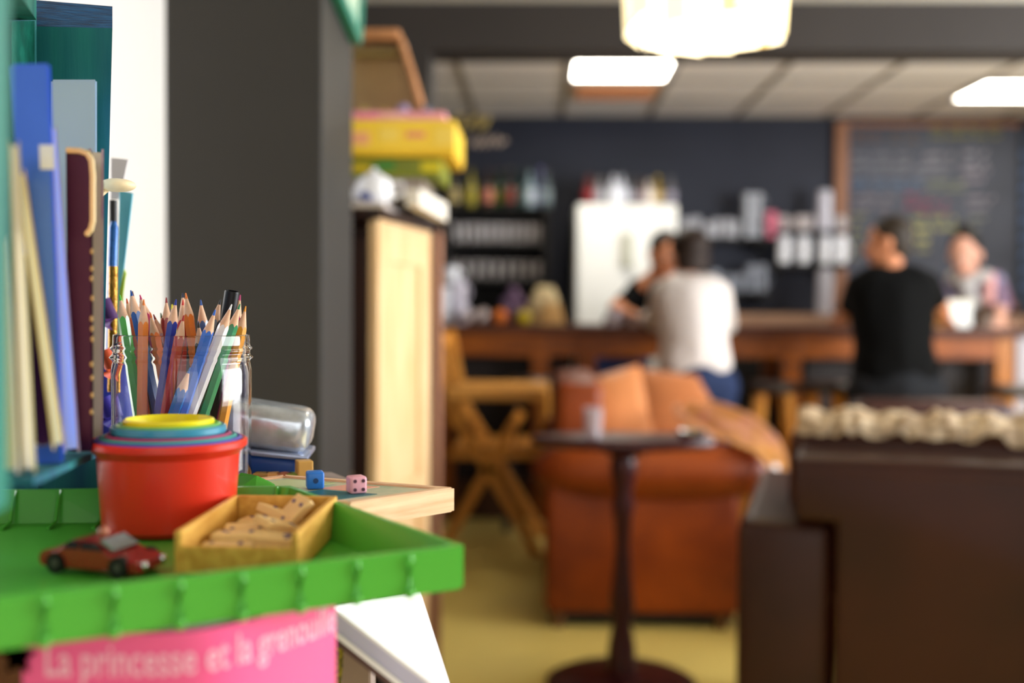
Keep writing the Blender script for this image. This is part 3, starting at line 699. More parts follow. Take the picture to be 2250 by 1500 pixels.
# ================================================================== FOLDING CHAIR
t = thing('folding_chair', 'honey coloured wooden folding armchair with crossed legs by the pine cabinet', 'chair', tuple(aZ(1080, 1200, 0)))
def px_bar(a, b, Ya, Yb2, wd, name, th=.022, m=M_orange_wood):
    bm = B(); bar(bm, aY(*a, Ya), aY(*b, Yb2), th, wd, (0, 1, 0)); obj(name, bm, m, t)
Yn, Yf = 4.86, 5.28
def onfloor(px, Y): 
    p = aY(px, 1000, Y); return Vector((p.x, Y, 0))
for Y_, dx, nm_ in ((Yn, 0, 'near'), (Yf, 52, 'far')):
    sc = 4.86/Y_
    def q(px, py):   # the far frame is the near one moved back
        p = aY(px, py, Yn); return Vector((p.x+.02*(Y_ > 5), Y_, p.z))
    for (a, b) in (((984, 885), (1185, 1222)), ((1132, 924), (964, 1222))):
        A, Bp = q(*a), q(*b); Bp.z = .0
        bm = B(); bar(bm, A, Bp, .045, .022, (0, 1, 0)) if False else bar(bm, A, Bp, .045, .02, Vector((0, 1, 0))); obj('leg', bm, M_orange_wood, t)
    bm = B(); bar(bm, q(962, 728), q(1000, 935), .04, .024); obj('back_post', bm, M_orange_wood, t)
    bm = B(); box(bm, q(985, 0).x, q(1204, 0).x, Y_-.028, Y_+.028, q(1100, 878).z, q(1100, 852).z, .006); obj('armrest', bm, mat('chair_arm', '#dc9c4c', .45), t)
    bm = B(); bar(bm, q(1192, 875), q(1192, 1010), .035, .022); obj('arm_post', bm, M_orange_wood, t)
    bm = B(); bar(bm, q(985, 1000), q(1200, 1000), .034, .022, (0, 1, 0)); obj('side_rail', bm, M_orange_wood, t)
def q(px, py, Y_): p = aY(px, py, Yn); return Vector((p.x, Y_, p.z))
for px in (1010, 1045, 1080, 1115, 1150, 1180):
    bm = B(); c0 = q(px, 985, Yn); box(bm, c0.x-.026, c0.x+.026, Yn, Yf, c0.z-.008, c0.z+.008, .003); obj('seat_slat', bm, M_orange_wood, t)
for py in (750,):
    bm = B(); c0 = q(962+(py-728)*38/207, py, Yn); box(bm, c0.x-.008, c0.x+.008, Yn, Yf, c0.z-.025, c0.z+.025, .003); obj('back_slat', bm, M_orange_wood, t)
for (px, py) in ((1062, 1180), (1168, 1190)):
    bm = B(); c0 = q(px, py, Yn); 
bm = B(); c0 = q(1165, 1190, Yn); box(bm, c0.x-.012, c0.x+.012, Yn, Yf, c0.z-.012, c0.z+.012, .003); obj('stretcher', bm, M_orange_wood, t)

# ================================================================== TAN SOFA seen end on
Ya = 3.75
a, b, c_, d = rect(1197, 1120, 1628, 1385, Ya)
t = thing('tan_sofa', 'small tan leather sofa seen from its rolled arm end', 'sofa', ((a+b)/2, 4.4, 0))
zf = .055
ztop = aY(1440, 985, Ya).z
def arm(Y0, Y1):
    bm = B(); box(bm, a, b, Y0, Y1, zf, ztop-.08, .03, None, 3)
    o = obj('arm', bm, M_tan, t, True)
    # rolled scroll: ellipse along X bulging out
    bm = B(); xa_, xb_ = rect(1172, 1050, 1705, 1060, Ya)[:2]; zc = ztop-.085
    n = 20; segs = []
    for i in range(n+1):
        f = i/n; x = xa_+(xb_-xa_)*f; s = (1-abs(2*f-1)**3.2)**.5 if 0 < f < 1 else .0
        segs.append((x, .03+s*.085))
    rings = []
    for (x, r) in segs:
        rings.append([bm.verts.new((x, (Y0+Y1)/2-.01+(r*1.15)*math.cos(2*PI*k/20), zc+(r*.9 if math.sin(2*PI*k/20) > 0 else r*1.0)*math.sin(2*PI*k/20)-.0)) for k in range(20)])
    for r0, r1 in zip(rings, rings[1:]):
        for k in range(20): bm.faces.new((r0[k], r0[(k+1) % 20], r1[(k+1) % 20], r1[k]))
    bm.faces.new(rings[0]); bm.faces.new(rings[-1][::-1])
    obj('scroll', bm, M_tan, o, True)
arm(Ya, Ya+.17)
arm(4.84, 5.0)
obj('seat_base', box(B(), a+.01, b-.03, Ya+.17, 4.84, zf+.02, .30, .02), M_tan, t, True)
obj('seat_cushion', box(B(), a+.18, b+.0, Ya+.18, 4.37, .30, .44, .04, None, 3), M_tan2, t, True)
obj('seat_cushion', box(B(), a+.18, b+.0, 4.38, 4.83, .30, .44, .04, None, 3), M_tan2, t, True)
xb_l = aY(1222, 900, 4.0).x; zback = aY(1250, 838, 4.0).z
obj('backrest', box(B(), xb_l, xb_l+.17, 3.95, 4.83, .25, zback, .03, None, 3), M_tan, t, True)
# big back cushion leaning, corner up
def pillow(name, quad, th, m, parent, n=10, label=None):
    """pillow spanned by four corner points, puffed by th"""
    q0, q1, q2, q3 = [Vector(p) for p in quad]; nrm = (q1-q0).cross(q3-q0).normalized(); bm = B(); g = {}
    for s in (1, -1):
        for i in range(n+1):
            for k in range(n+1):
                u, v = i/n, k/n; p = (q0*(1-u)+q1*u)*(1-v)+(q3*(1-u)+q2*u)*v
                e = (max(0, math.sin(PI*u)*math.sin(PI*v)))**.45
                if e == 0 and s == -1: g[s, i, k] = g[1, i, k]; continue
                g[s, i, k] = bm.verts.new(p+nrm*s*th*e)
    for s in (1, -1):
        for i in range(n):
            for k in range(n):
                f = [g[s, i, k], g[s, i+1, k], g[s, i+1, k+1], g[s, i, k+1]]; f = list(dict.fromkeys(f))
                if len(f) > 2:
                    try: bm.faces.new(f)
                    except ValueError: pass
    o = obj(name, bm, m, parent, 'all', None if parent else tuple((q0+q1+q2+q3)/4)); return o
tag(pillow('cushion', (aY(1290, 975, 4.25), aY(1268, 838, 4.4), aY(1405, 800, 4.5), aY(1440, 975, 4.25)), .05, M_tan2, None), 'pale tan leather cushion with a peaked corner on the small sofa', 'cushion')
tag(pillow('cushion', (aY(1405, 980, 4.55), aY(1392, 806, 4.75), aY(1532, 826, 4.75), aY(1610, 960, 4.55)), .05, mat('tan3', '#bf7444', .5, noise=(5, .2)), None), 'second tan cushion on the small sofa behind the peaked one', 'cushion')
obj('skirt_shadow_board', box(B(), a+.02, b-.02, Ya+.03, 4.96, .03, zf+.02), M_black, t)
for (fx, fy) in ((a+.05, Ya+.05), (b-.06, Ya+.05), (a+.05, 4.92), (b-.06, 4.92)):
    bm = B(); cone(bm, (fx, fy, 0), (fx, fy, .05), .022, .03, 12); obj('foot', bm, mat('brass_foot', '#6a4a30', .3, .5), t, True)
# patterned throw over arm
t = thing('throw_blanket', 'pink, orange and yellow patterned throw draped over the tan sofa arm', 'blanket', tuple(aY(1620, 960, 3.85)))
bm = B(); rows_ = []
L = [((1478, 905, 4.3), (1560, 893, 4.35)), ((1488, 930, 4.15), (1600, 905, 4.2)), ((1510, 950, 4.0), (1650, 925, 4.02)), ((1540, 968, 3.9), (1690, 955, 3.9)), ((1600, 982, 3.78), (1716, 985, 3.78)), ((1655, 1005, 3.71), (1728, 1020, 3.71)), ((1688, 1040, 3.69), (1733, 1062, 3.69)), ((1697, 1068, 3.69), (1732, 1085, 3.69))]
n = 8
for (p, q_) in L:
    P, Q = aY(*p), aY(*q_)
    rows_.append([bm.verts.new(P.lerp(Q, k/n)+Vector((0, -.01*math.sin(k*2.3), .014*math.sin(k*1.9)+.02))) for k in range(n+1)])
for r0, r1 in zip(rows_, rows_[1:]):
    for k in range(n): bm.faces.new((r0[k], r0[k+1], r1[k+1], r1[k]))
bmesh.ops.solidify(bm, geom=bm.faces[:], thickness=.012)
th = mat('throw_cloth', '#f4b8a0', .9, noise=(11, .1), col2='#eeb458', bump=(90, .4))
obj('cloth', bm, th, t, 'all')
bm = B(); tube(bm, [aY(1700, 1020, 3.66), aY(1702, 1045, 3.655), aY(1708, 1068, 3.66)], [.012, .022, .012], 8); obj('tassel', bm, paint('#e8dcd8', .8), t, True)

# ================================================================== PEDESTAL TABLE
p = aZ(1365, 1506, 0); 
zt_ = aY(1365, 958, p.y).z; rt = 420/2/2400*p.y*.97; rb = .222
t = thing('pedestal_table', 'narrow oval dark wooden pedestal table in front of the tan sofa', 'table', (p.x, p.y, 0))
cx, cy = p.x, p.y
RY = .42
bm = B(); lathe(bm, [(0, zt_-.03), (rt-.02, zt_-.03), (rt, zt_-.02), (rt, zt_-.006), (rt-.006, zt_), (0, zt_)], (0, 0, 0), 48); bm.transform(Matrix.Translation((cx, cy, 0)) @ Matrix.Diagonal((1, RY, 1, 1))); obj('table_top', bm, M_mahog, t, True)
bm = B(); lathe(bm, [(0, .03), (.045, .03), (.04, .12), (.028, .18), (.036, .24), (.03, .3), (.022, .42), (.027, .5), (.034, .54), (.024, .57), (.036, .62), (.04, zt_-.08), (.034, zt_-.06), (.09, zt_-.035), (.09, zt_-.03), (0, zt_-.03)], (cx, cy, 0), 24); obj('column', bm, M_mahog, t, True)
bm = B(); lathe(bm, [(0, 0), (rb, 0), (rb, .012), (rb-.02, .022), (.08, .034), (.04, .045), (0, .045)], (cx, cy, 0), 48); obj('base', bm, M_mahog, t, True)
# glass and saucer on it
q1 = aY(1303, 930, cy-.03)
bm = B(); lathe(bm, [(0, zt_), (.024, zt_), (.028, zt_+.085), (.0255, zt_+.085), (.021, zt_+.008), (0, zt_+.008)], (q1.x, cy-.03, 0), 20)
tag(obj('drinking_glass', bm, mat('table_glass', '#e6dce4', .05, trans=.7), None, True, (q1.x, cy-.03, zt_)), 'small clear glass on the oval pedestal table', 'glass')
q1 = aY(1528, 962, cy-.04)
t2 = thing('ashtray', 'small chrome dish at the edge of the oval pedestal table', 'dish', (q1.x, cy-.03, zt_))
bm = B(); lathe(bm, [(0, zt_), (.035, zt_), (.045, zt_+.022), (.04, zt_+.022), (.032, zt_+.006), (0, zt_+.006)], (q1.x-.01, cy-.03, 0), 24); obj('bowl', bm, M_chrome, t2, True)

# ================================================================== DARK BROWN SOFA, seen from behind
Ys = 2.45
xl = aY(1618, 1250, Ys).x; xs = aY(1828, 1250, Ys).x
zarm = aY(1700, 1130, Ys+.05).z; zbk = aY(1950, 1000, Ys).z
t = thing('brown_sofa', 'large dark brown leather sofa seen from behind at the right', 'sofa', (1.2, 2.9, 0))
obj('arm', box(B(), xl, xs-.006, Ys+.0, Ys+.82, .04, zarm, .035, None, 4), M_brown, t, True)
xk = aY(1742, 1050, Ys).x
pts = [(xs, .04), (2.6, .04), (2.6, zbk), (xk, zbk), (xk, zarm+.002), (xs, zarm+.002)]
bm = B(); v0 = [bm.verts.new((x, Ys-.012, z)) for x, z in pts]; v1 = [bm.verts.new((x, Ys+.2, z)) for x, z in pts]; bm.faces.new(v0); bm.faces.new(v1[::-1])
for i in range(6): bm.faces.new((v0[i], v1[i], v1[(i+1) % 6], v0[(i+1) % 6]))
bmesh.ops.recalc_face_normals(bm, faces=bm.faces); bmesh.ops.bevel(bm, geom=bm.edges[:], offset=.02, segments=4, affect='EDGES', profile=.5)
obj('backrest', bm, M_brown, t, 60)
obj('arm', box(B(), 2.61, 2.82, Ys, Ys+.82, .04, zarm, .035, None, 4), M_brown, t, True)
obj('seat_base', box(B(), xs, 2.6, Ys+.2, Ys+.8, .04, .3, .02), M_brown, t, True)
zc_ = aY(1900, 918, Ys+.33).z
for k in range(3):
    w_ = (2.58-xk)/3; xx = xk+k*w_
    obj('back_cushion', box(B(), xx-.02, xx+w_-.028, Ys+.21, Ys+.42, .42, zc_, .06, None, 4), M_brown2, t, True)
    obj('seat_cushion', box(B(), max(xx, xs)+.002, xx+w_-.008, Ys+.22, Ys+.82, .3, .43, .04, None, 3), M_brown2, t, True)
obj('stitched_edge', box(B(), xk+.02, 2.58, Ys-.014, Ys+.0, zbk-.035, zbk-.028, .003), M_brown2, t)
for fx in (xl+.06, 2.7):
    for fy in (Ys+.07, Ys+.55): bm = B(); cone(bm, (fx, fy, 0), (fx, fy, .045), .03, .035, 10); obj('foot', bm, M_black, t)
MS = Matrix.Translation((xl, Ys, 0)) @ Matrix.Rotation(math.radians(-14.5), 4, 'Z') @ Matrix.Translation((-xl, -Ys, 0))
t.matrix_basis = MS @ t.matrix_basis
# woolly throw along cushion tops
random.seed(11)
bm = B(); xa_ = xk+.0; n = 44; m_ = 9; gr = []
for i in range(n+1):
    f = i/n; x = xa_+f*(1.35-xa_); row = []
    for k in range(m_+1):
        a_ = PI*k/m_; row.append(bm.verts.new((x, Ys+.315-.125*math.cos(a_)+random.uniform(-.008, .008), zc_-.022+.045*math.sin(a_)**.6+random.uniform(-.009, .011)+.007*math.sin(i*1.1))))
    gr.append(row)
for r0, r1 in zip(gr, gr[1:]):
    for k in range(m_): bm.faces.new((r0[k], r0[k+1], r1[k+1], r1[k]))
bmesh.ops.solidify(bm, geom=bm.faces[:], thickness=.006)
bm.transform(MS)
tag(obj('knitted_throw', bm, mat('cream_wool', '#ffeccc', .95, noise=(24, .5), col2='#b49878', bump=(60, 1, .01)), None, False, tuple(MS @ Vector((.9, Ys+.3, zc_)))), 'cream and brown flecked throw along the top of the dark brown sofa', 'blanket')
# second red-brown sofa beyond
a, b, c_, d = rect(1870, 878, 2215, 940, 4.2)
t = thing('red_brown_sofa', 'low red brown sofa back beyond the dark brown sofa', 'sofa', ((a+b)/2, 4.0, 0))
obj('backrest', box(B(), a, b, 4.1, 4.28, .06, d, .04, None, 3), M_brown2, t, True)
obj('seat_base', box(B(), a+.01, b-.01, 3.5, 4.1, .06, .4, .04, None, 3), M_brown2, t, True)
for s0 in (a-.14, b-.02): obj('arm', box(B(), s0, s0+.16, 3.5, 4.26, .06, .56, .04, None, 3), M_brown2, t, True)
for fx in (a, b): bm = B(); cone(bm, (fx, 3.6, 0), (fx, 3.6, .07), .03, .03, 10); obj('foot', bm, M_black, t)

# ================================================================== PINE CABINET + GAMES
Yc = 2.35
xr = aY(828, 800, Yc).x; Yc2 = Yc*(828-1190)/(943-1190)*.0+2.78
pr = aY(943, 800, 2.78)
xr2 = pr.x; zt1 = aY(828, 480, Yc).z
xl_ = aY(600, 800, Yc).x
t = thing('pine_cabinet', 'tall pine cabinet with dark brown front behind the column', 'cabinet', ((xl_+xr)/2, 2.5, 0))
def skew(z0, z1, o0, o1, u0=0., u1=1.):       # slab on the pine side from u0..u1 of its depth
    P0 = Vector((xr, Yc, 0)); P1 = Vector((xr2, 2.78, 0)); dv = P1-P0; nv = Vector((dv.y, -dv.x, 0)).normalized()
    a0 = P0+dv*u0; a1 = P0+dv*u1
    return [a0+nv*o0+Vector((0, 0, z0)), a0+nv*o1+Vector((0, 0, z0)), a0+nv*o1+Vector((0, 0, z1)), a0+nv*o0+Vector((0, 0, z1))], [a1+nv*o0+Vector((0, 0, z0)), a1+nv*o1+Vector((0, 0, z0)), a1+nv*o1+Vector((0, 0, z1)), a1+nv*o0+Vector((0, 0, z1))]
bm = B(); hexa(bm, *skew(0.03, zt1-.005, -.018, -.006)); s_ = obj('side_panel', bm, M_pine, t)
for (u0, u1, z0, z1) in ((0, .2, .03, zt1), (.8, 1, .03, zt1), (.2, .8, zt1-.09, zt1), (.2, .8, .03, .14), (.2, .8, .62, .7)):
    bm = B(); hexa(bm, *skew(z0, z1, -.006, .002, u0, u1)); obj('panel_frame', bm, M_pine, s_)
obj('carcass', box(B(), xl_, xr-.02, Yc+.03, 2.78, .03, zt1-.02), M_darkwood, t)
obj('door', box(B(), xl_+.01, (xl_+xr)/2-.003, Yc+.005, Yc+.028, .06, zt1-.04, .003), M_darkwood, t)
dd = obj('door', box(B(), (xl_+xr)/2+.003, xr-.022, Yc+.005, Yc+.028, .06, zt1-.04, .003), M_darkwood, t)
bm = B(); ball(bm, (xr-.06, Yc-.005, .75), .01); obj('knob', bm, mat('brass', '#b08a40', .3, 1), dd, 'all')
bm = B(); hexa(bm, [(xl_-.01, Yc-.01, zt1-.0), (xr+.01, Yc-.01, zt1), (xr+.01, Yc-.01, zt1+.022), (xl_-.01, Yc-.01, zt1+.022)], [(xl_-.01, 2.8, zt1), (xr2+.012, 2.8, zt1), (xr2+.012, 2.8, zt1+.022), (xl_-.01, 2.8, zt1+.022)]); obj('top_board', bm, M_darkwood, t)
obj('plinth', box(B(), xl_+.02, xr-.03, Yc+.04, 2.76, 0, .03), M_black, t)
ZK = zt1+.022
# thin reddish-brown cabinet behind
a, b, c_, d = rect(930, 500, 966, 1200, 3.0)
t = thing('narrow_cabinet', 'narrow reddish brown cabinet edge behind the pine cabinet', 'cabinet', ((a+b)/2, 3.04, 0))
obj('carcass', box(B(), a-.4, b, 3.0, 3.08, .02, d-.01, .004), mat('rosy_wood', '#a4745c', .45, noise=(6, .3), stretch=(3, 3, .5)), t)
obj('plinth', box(B(), a-.38, b-.01, 3.02, 3.07, 0, .02), M_black, t); obj('top_board', box(B(), a-.41, b+.004, 2.99, 3.09, d-.01, d+.01, .003), M_darkwood, t)
# cabinet top: teapot, white tray, cloth, boxes
def gamebox(px, Y0, Y1, z, label, cols, yaw=0, h=None, name='game_box'):
    a, b, c_, d = rect(*px, Y0); h = h or (d-c_)
    t = thing(name, label, 'game box', ((a+b)/2, (Y0+Y1)/2, z)); cx_, cy_ = (a+b)/2, (Y0+Y1)/2
    M = Matrix.Translation((cx_, cy_, 0)) @ Matrix.Rotation(yaw, 4, 'Z') @ Matrix.Translation((-cx_, -cy_, 0))
    obj('box_base', box(B(), a+.003, b-.003, Y0+.003, Y1-.003, z, z+h*.55, .002, M), paint(cols[0], .5), t)
    obj('box_lid', box(B(), a, b, Y0, Y1, z+h*.12, z+h, .003, M), paint(cols[1], .4), t)
    random.seed(len(label))
    for i, c1 in enumerate(cols[2:]):
        u = a+(b-a)*(i+.5)/len(cols[2:])+random.uniform(-.01, .01)
        obj('printed_patch', box(B(), u-.022, u+.022, Y0-.0015, Y0+.002, z+h*(.3+.1*(i % 3)), z+h*(.65+.12*(i % 2)), .001, M), paint(c1, .5), t)
    return z+h
a_ = aY(870, 470, 2.45)
t = thing('white_tray', 'white tray with an upturned edge on top of the pine cabinet', 'tray', (xr-.04, 2.5, ZK))
bm = B(); box(bm, xl_+.05, xr+.02, Yc-.02, 2.74, ZK, ZK+.012, .004); obj('tray_base', bm, mat('tray_cream', '#cfc6c2', .4), t)
bm = B(); P = aY(905, 440, 2.45); Q = aY(962, 482, 2.6)
hexa(bm, [(P.x-.01, 2.42, ZK+.012), (P.x+.02, 2.42, ZK+.012), (P.x+.02, 2.42, ZK+.05), (P.x-.01, 2.42, ZK+.05)], [(Q.x-.01, 2.72, ZK-.0), (Q.x+.012, 2.72, ZK-.0), (Q.x+.012, 2.72, ZK+.045), (Q.x-.01, 2.72, ZK+.045)])
obj('tray_edge', bm, mat('tray_white', '#dcd6cc', .5), t)
# teapot
p = aY(822, 440, 2.42); r = .042; z = ZK+.012
t = thing('teapot', 'white and blue china teapot on top of the pine cabinet', 'teapot', (p.x, 2.42, z))
bm = B(); lathe(bm, [(0, z), (.024, z), (r, z+.018), (r*1.05, z+.035), (r*.85, z+.058), (.02, z+.068), (0, z+.068)], (p.x, 2.42, 0), 24); obj('body', bm, mat('china_white', '#e9eaf0', .2), t, True)
bm = B(); lathe(bm, [(0, z+.066), (.018, z+.066), (.015, z+.072), (.004, z+.075), (.006, z+.082), (0, z+.084)], (p.x, 2.42, 0), 16); obj('lid', bm, mat('china_white', '#e9eaf0', .2), t, True)
bm = B(); tube(bm, [(p.x-.035, 2.42, z+.02), (p.x-.062, 2.42, z+.035), (p.x-.072, 2.42, z+.058)], [.012, .008, .005], 8); obj('spout', bm, mat('china_white', '#e9eaf0', .2), t, True)
bm = B(); tube(bm, [(p.x+.038, 2.42, z+.05), (p.x+.064, 2.42, z+.05), (p.x+.066, 2.42, z+.028), (p.x+.038, 2.42, z+.016)], .005, 8); obj('handle', bm, mat('china_white', '#e9eaf0', .2), t, True)
bm = B(); ball(bm, (p.x-.012, 2.42-.037, z+.018), .016, .008, .011); obj('blue_motif', bm, paint('#3c4c8c', .3), t, 'all')
# stack of boxes behind teapot
z = ZK+.012
z = gamebox((760, 425, 905, 452, ), 2.53, 2.71, z, 'dark flat game box under the coloured boxes on the cabinet', ['#2a2c34', '#3a3430', '#28405a', '#6a5c54'], h=.035)
z = gamebox((770, 392, 930, 425), 2.5, 2.72, z, 'grey beige game box in the stack on the cabinet', ['#6a5c50', '#8a7c70', '#4a5448', '#9a8c84'], h=.036)
z1b = aY(880, 345, 2.5).z
z = gamebox((762, 345, 968, 392), 2.5, 2.74, z, 'green and yellow game box below the bright yellow one', ['#66700e', '#7a8024', '#c8aa1c', '#2c7a34', '#54622c', '#c8b81c'], h=max(.03, z1b-z))
z1b = aY(880, 262, 2.48).z
z = gamebox((755, 262, 1000, 345), 2.48, 2.76, z, 'bright yellow game box with pink patches in the stack on the cabinet', ['#d8ac20', '#e8c23c', '#e2a070', '#e8c858', '#d8806c', '#e8c858'], h=z1b-z)
z1b = aY(880, 246, 2.5).z+.006
z = gamebox((770, 246, 978, 262), 2.52, 2.75, z, 'flat pink game box on top of the bright yellow one', ['#e88cb0', '#eca0a8', '#f070a8', '#f4c0b8', '#f0a0a8'], h=z1b-z)
# toys on the stack
random.seed(3)
for k, (px, py, r, c1, lb) in enumerate(((800, 232, .012, '#b8a85c', 'small olive toy ball on the game boxes'), (845, 236, .01, '#c4b048', 'small yellow toy ball on the game boxes'), (886, 228, .016, '#9c90b4', 'small lavender toy ball on the game boxes'), (936, 236, .013, '#5c6c84', 'small blue grey toy ball on the game boxes'))):
    p = aY(px, py, 2.6); bm = B(); ball(bm, (p.x, 2.6, z+r*.97), r, r, r, None, 3); o = tag(obj('toy_ball', bm, paint(c1, .6), None, 'all', (p.x, 2.6, z)), lb, 'toy')
# open wooden case leaning on the stack
t = thing('wooden_case', 'open wooden case with orange rim leaning above the game boxes', 'case', tuple(aY(850, 240, 2.66)))
def px_frame(pts, Y0, wd, m, name):
    for (a, b) in zip(pts, pts[1:]):
        bm = B(); bar(bm, aY(*a, Y0), aY(*b, Y0), .07, wd, (0, 1, 0), .004) if False else bar(bm, aY(*a, Y0), aY(*b, Y0), wd, .06, (0, 1, 0), .003); obj(name, bm, m, t)
zlow = z+.001
mo = mat('orange_rim', '#c48a5c', .5, noise=(20, .25)); 
Pq = [aY(775, 250, 2.66), aY(928, 250, 2.66), aY(872, 88, 2.66), aY(775, 88, 2.66)]
Pq[0].z = Pq[1].z = zlow
bm = B(); hexa(bm, Pq, [v+Vector((0, .012, 0)) for v in Pq]); obj('case_back', bm, mat('case_back_wood', '#b89a6c', .6, noise=(10, .2)), t)
px_frame([(928, 240), (905, 160), (880, 84)], 2.64, .014, mo, 'case_rim'); px_frame([(880, 80), (770, 80)], 2.64, .024, mo, 'case_rim'); px_frame([(880, 122), (770, 122)], 2.65, .012, mat('case_band', '#8c7a48', .6), 'case_band')
px_frame([(893, 100), (770, 66)], 2.7, .01, mat('case_lip', '#8c7a70', .6), 'case_lip')

# picture hung on the column side
xcs = x1 = aY(707, 400, 1.9).x
ys0 = 1.93; ys1 = yc2-.0
t = thing('hanging_picture', 'teal framed picture hung on the side of the dark column', 'picture', (xcs, 1.95, 1.8))
def colpt(px, py):     # point on the column's right face
    v = ray(px, py); s = (xcs+.002)/v.x; return v*s+Vector((0, 0, E))
A = colpt(733, 0); Bp = colpt(772, 88)
zl = Bp.z
bm = B(); 
y_l = 1.915; 
# frame: lower rail from near-top to lower far corner
P0 = Vector((xcs+.012, A.y, A.z)); P1 = Vector((xcs+.012, Bp.y, Bp.z)); ext = (P0-P1)
P0 = P1+ext*1.6
bar(bm, P0, P1, .02, .022, (1, 0, 0)); obj('frame_rail', bm, mat('teal_frame', '#2c7c6a', .4), t)
up_ = Vector((0, 0, 1)); P2 = P1+Vector((0, .075, .3)); bm = B(); bar(bm, P1, P2, .018, .022, (1, 0, 0)); obj('frame_rail', bm, mat('teal_frame', '#2c7c6a', .4), t)
bm = B(); hexa(bm, [P1+Vector((-.004, 0, 0)), P0+Vector((-.004, 0, 0)), P0+Vector((-.004, 0, .25)), P2+Vector((-.004, 0, 0))], [P1+Vector((.004, 0, 0)), P0+Vector((.004, 0, 0)), P0+Vector((.004, 0, .25)), P2+Vector((.004, 0, 0))]); obj('picture_sheet', bm, mat('picture_cream', '#c9cdb4', .6, noise=(20, .4), col2='#6c9c88'), t)

# ================================================================== PENDANT LAMP
Yp = 3.0
cL = aY(1545, 60, Yp); zl0 = aY(1545, 66, Yp).z; rL = 375/2/2400*Yp
t = thing('pendant_lamp', 'large glowing pendant lamp with a shade of hanging cream strips', 'pendant lamp', (cL.x, Yp, ZC1))
M_strip = mat('lamp_strip', '#f4e8c4', .5, emit=('#ffe9b0', 1.25)); M_strip2 = mat('lamp_strip_amber', '#ecd49a', .5, emit=('#ffd98c', .62)); M_strip3 = mat('lamp_strip_bright', '#fff4dc', .5, emit=('#fff2d0', 2.2))
random.seed(5); n = 22; top = zl0+.24
for k in range(n):
    a_ = 2*PI*k/n; 
    lo = zl0-.012*math.sin(3*a_+1)-random.uniform(0, .02)
    w_ = 2*PI*rL/n*.62; dr = random.uniform(-.008, .008); R_ = rL-.01+dr
    tn = Vector((-math.sin(a_), math.cos(a_), 0)); nr = Vector((math.cos(a_), math.sin(a_), 0)); c0 = Vector((cL.x, Yp, 0))+nr*R_
    q0 = [c0+tn*w_+Vector((0, 0, lo+.01)), c0-tn*w_+Vector((0, 0, lo)), c0-tn*w_+Vector((0, 0, top)), c0+tn*w_+Vector((0, 0, top))]
    q0[0] -= nr*.015; q0[1] -= nr*.015
    bm = B(); hexa(bm, q0, [v-nr*.004 for v in q0]); bmesh.ops.bevel(bm, geom=bm.edges[:], offset=.001, segments=1, affect='EDGES')
    obj('shade_strip', bm, [M_strip, M_strip3, M_strip2, M_strip, M_strip3][k % 5], t)
for R_, c_k in ((rL*.72, 12),):
    for k in range(c_k):
        a_ = 2*PI*k/c_k+.2; nr = Vector((math.cos(a_), math.sin(a_), 0)); tn = Vector((-math.sin(a_), math.cos(a_), 0)); c0 = Vector((cL.x, Yp, 0))+nr*R_
        lo = zl0-.02; w_ = .055
        q0 = [c0+tn*w_+Vector((0, 0, lo)), c0-tn*w_+Vector((0, 0, lo-.008)), c0-tn*w_+Vector((0, 0, top)), c0+tn*w_+Vector((0, 0, top))]
        bm = B(); hexa(bm, q0, [v-nr*.004 for v in q0]); obj('shade_strip', bm, M_strip3, t)
bm = B(); lathe(bm, [(0, top), (rL, top), (rL, top+.012), (0, top+.012)], (cL.x, Yp, 0), 40); obj('top_ring', bm, M_chrome, t)
bm = B(); cone(bm, (cL.x, Yp, top), (cL.x, Yp, ZC1), .006, .006, 8); obj('cord', bm, M_black, t)
bm = B(); ball(bm, (cL.x, Yp, top-.1), .045, .045, .055, None, 3); obj('bulb', bm, mat('bulb', '#ffffff', .4, emit=('#fff0cc', 25)), t, 'all')

# ================================================================== FOREGROUND: low table, tray
TZ = E-.140
Mtab = mat('grey_beige_board', '#9c8c84', .5, noise=(8, .15))
xt = aY(816, 1450, .70).x
t = thing('side_table', 'low grey beige side table carrying the tray and the pencil jar', 'table', (-.4, .8, 0))
tp = [(-.62, .50), (-.19, .50), (-.12, .66), (-.11, .80), (-.175, .905), (-.62, .905)]
bm = B(); v0 = [bm.verts.new((x, y, TZ-.018)) for x, y in tp]; v1 = [bm.verts.new((x, y, TZ)) for x, y in tp]; bm.faces.new(v0[::-1]); bm.faces.new(v1)
for i in range(6): bm.faces.new((v0[i], v0[(i+1) % 6], v1[(i+1) % 6], v1[i]))
obj('table_top', bm, Mtab, t)
for (lx, ly) in ((-.6, .56), (-.235, .56), (-.6, .88), (-.215, .88)):
    obj('leg', box(B(), lx, lx+.035, ly-.02, ly+.015, 0, TZ-.018, .003), Mtab, t)
obj('side_panel', box(B(), xt-.02, xt, .70, .80, .3, TZ-.018, .002), Mtab, t)
obj('side_panel', box(B(), xt+.0, xt+.008, .72, .80, .3, TZ-.05, .002), M_black, t)
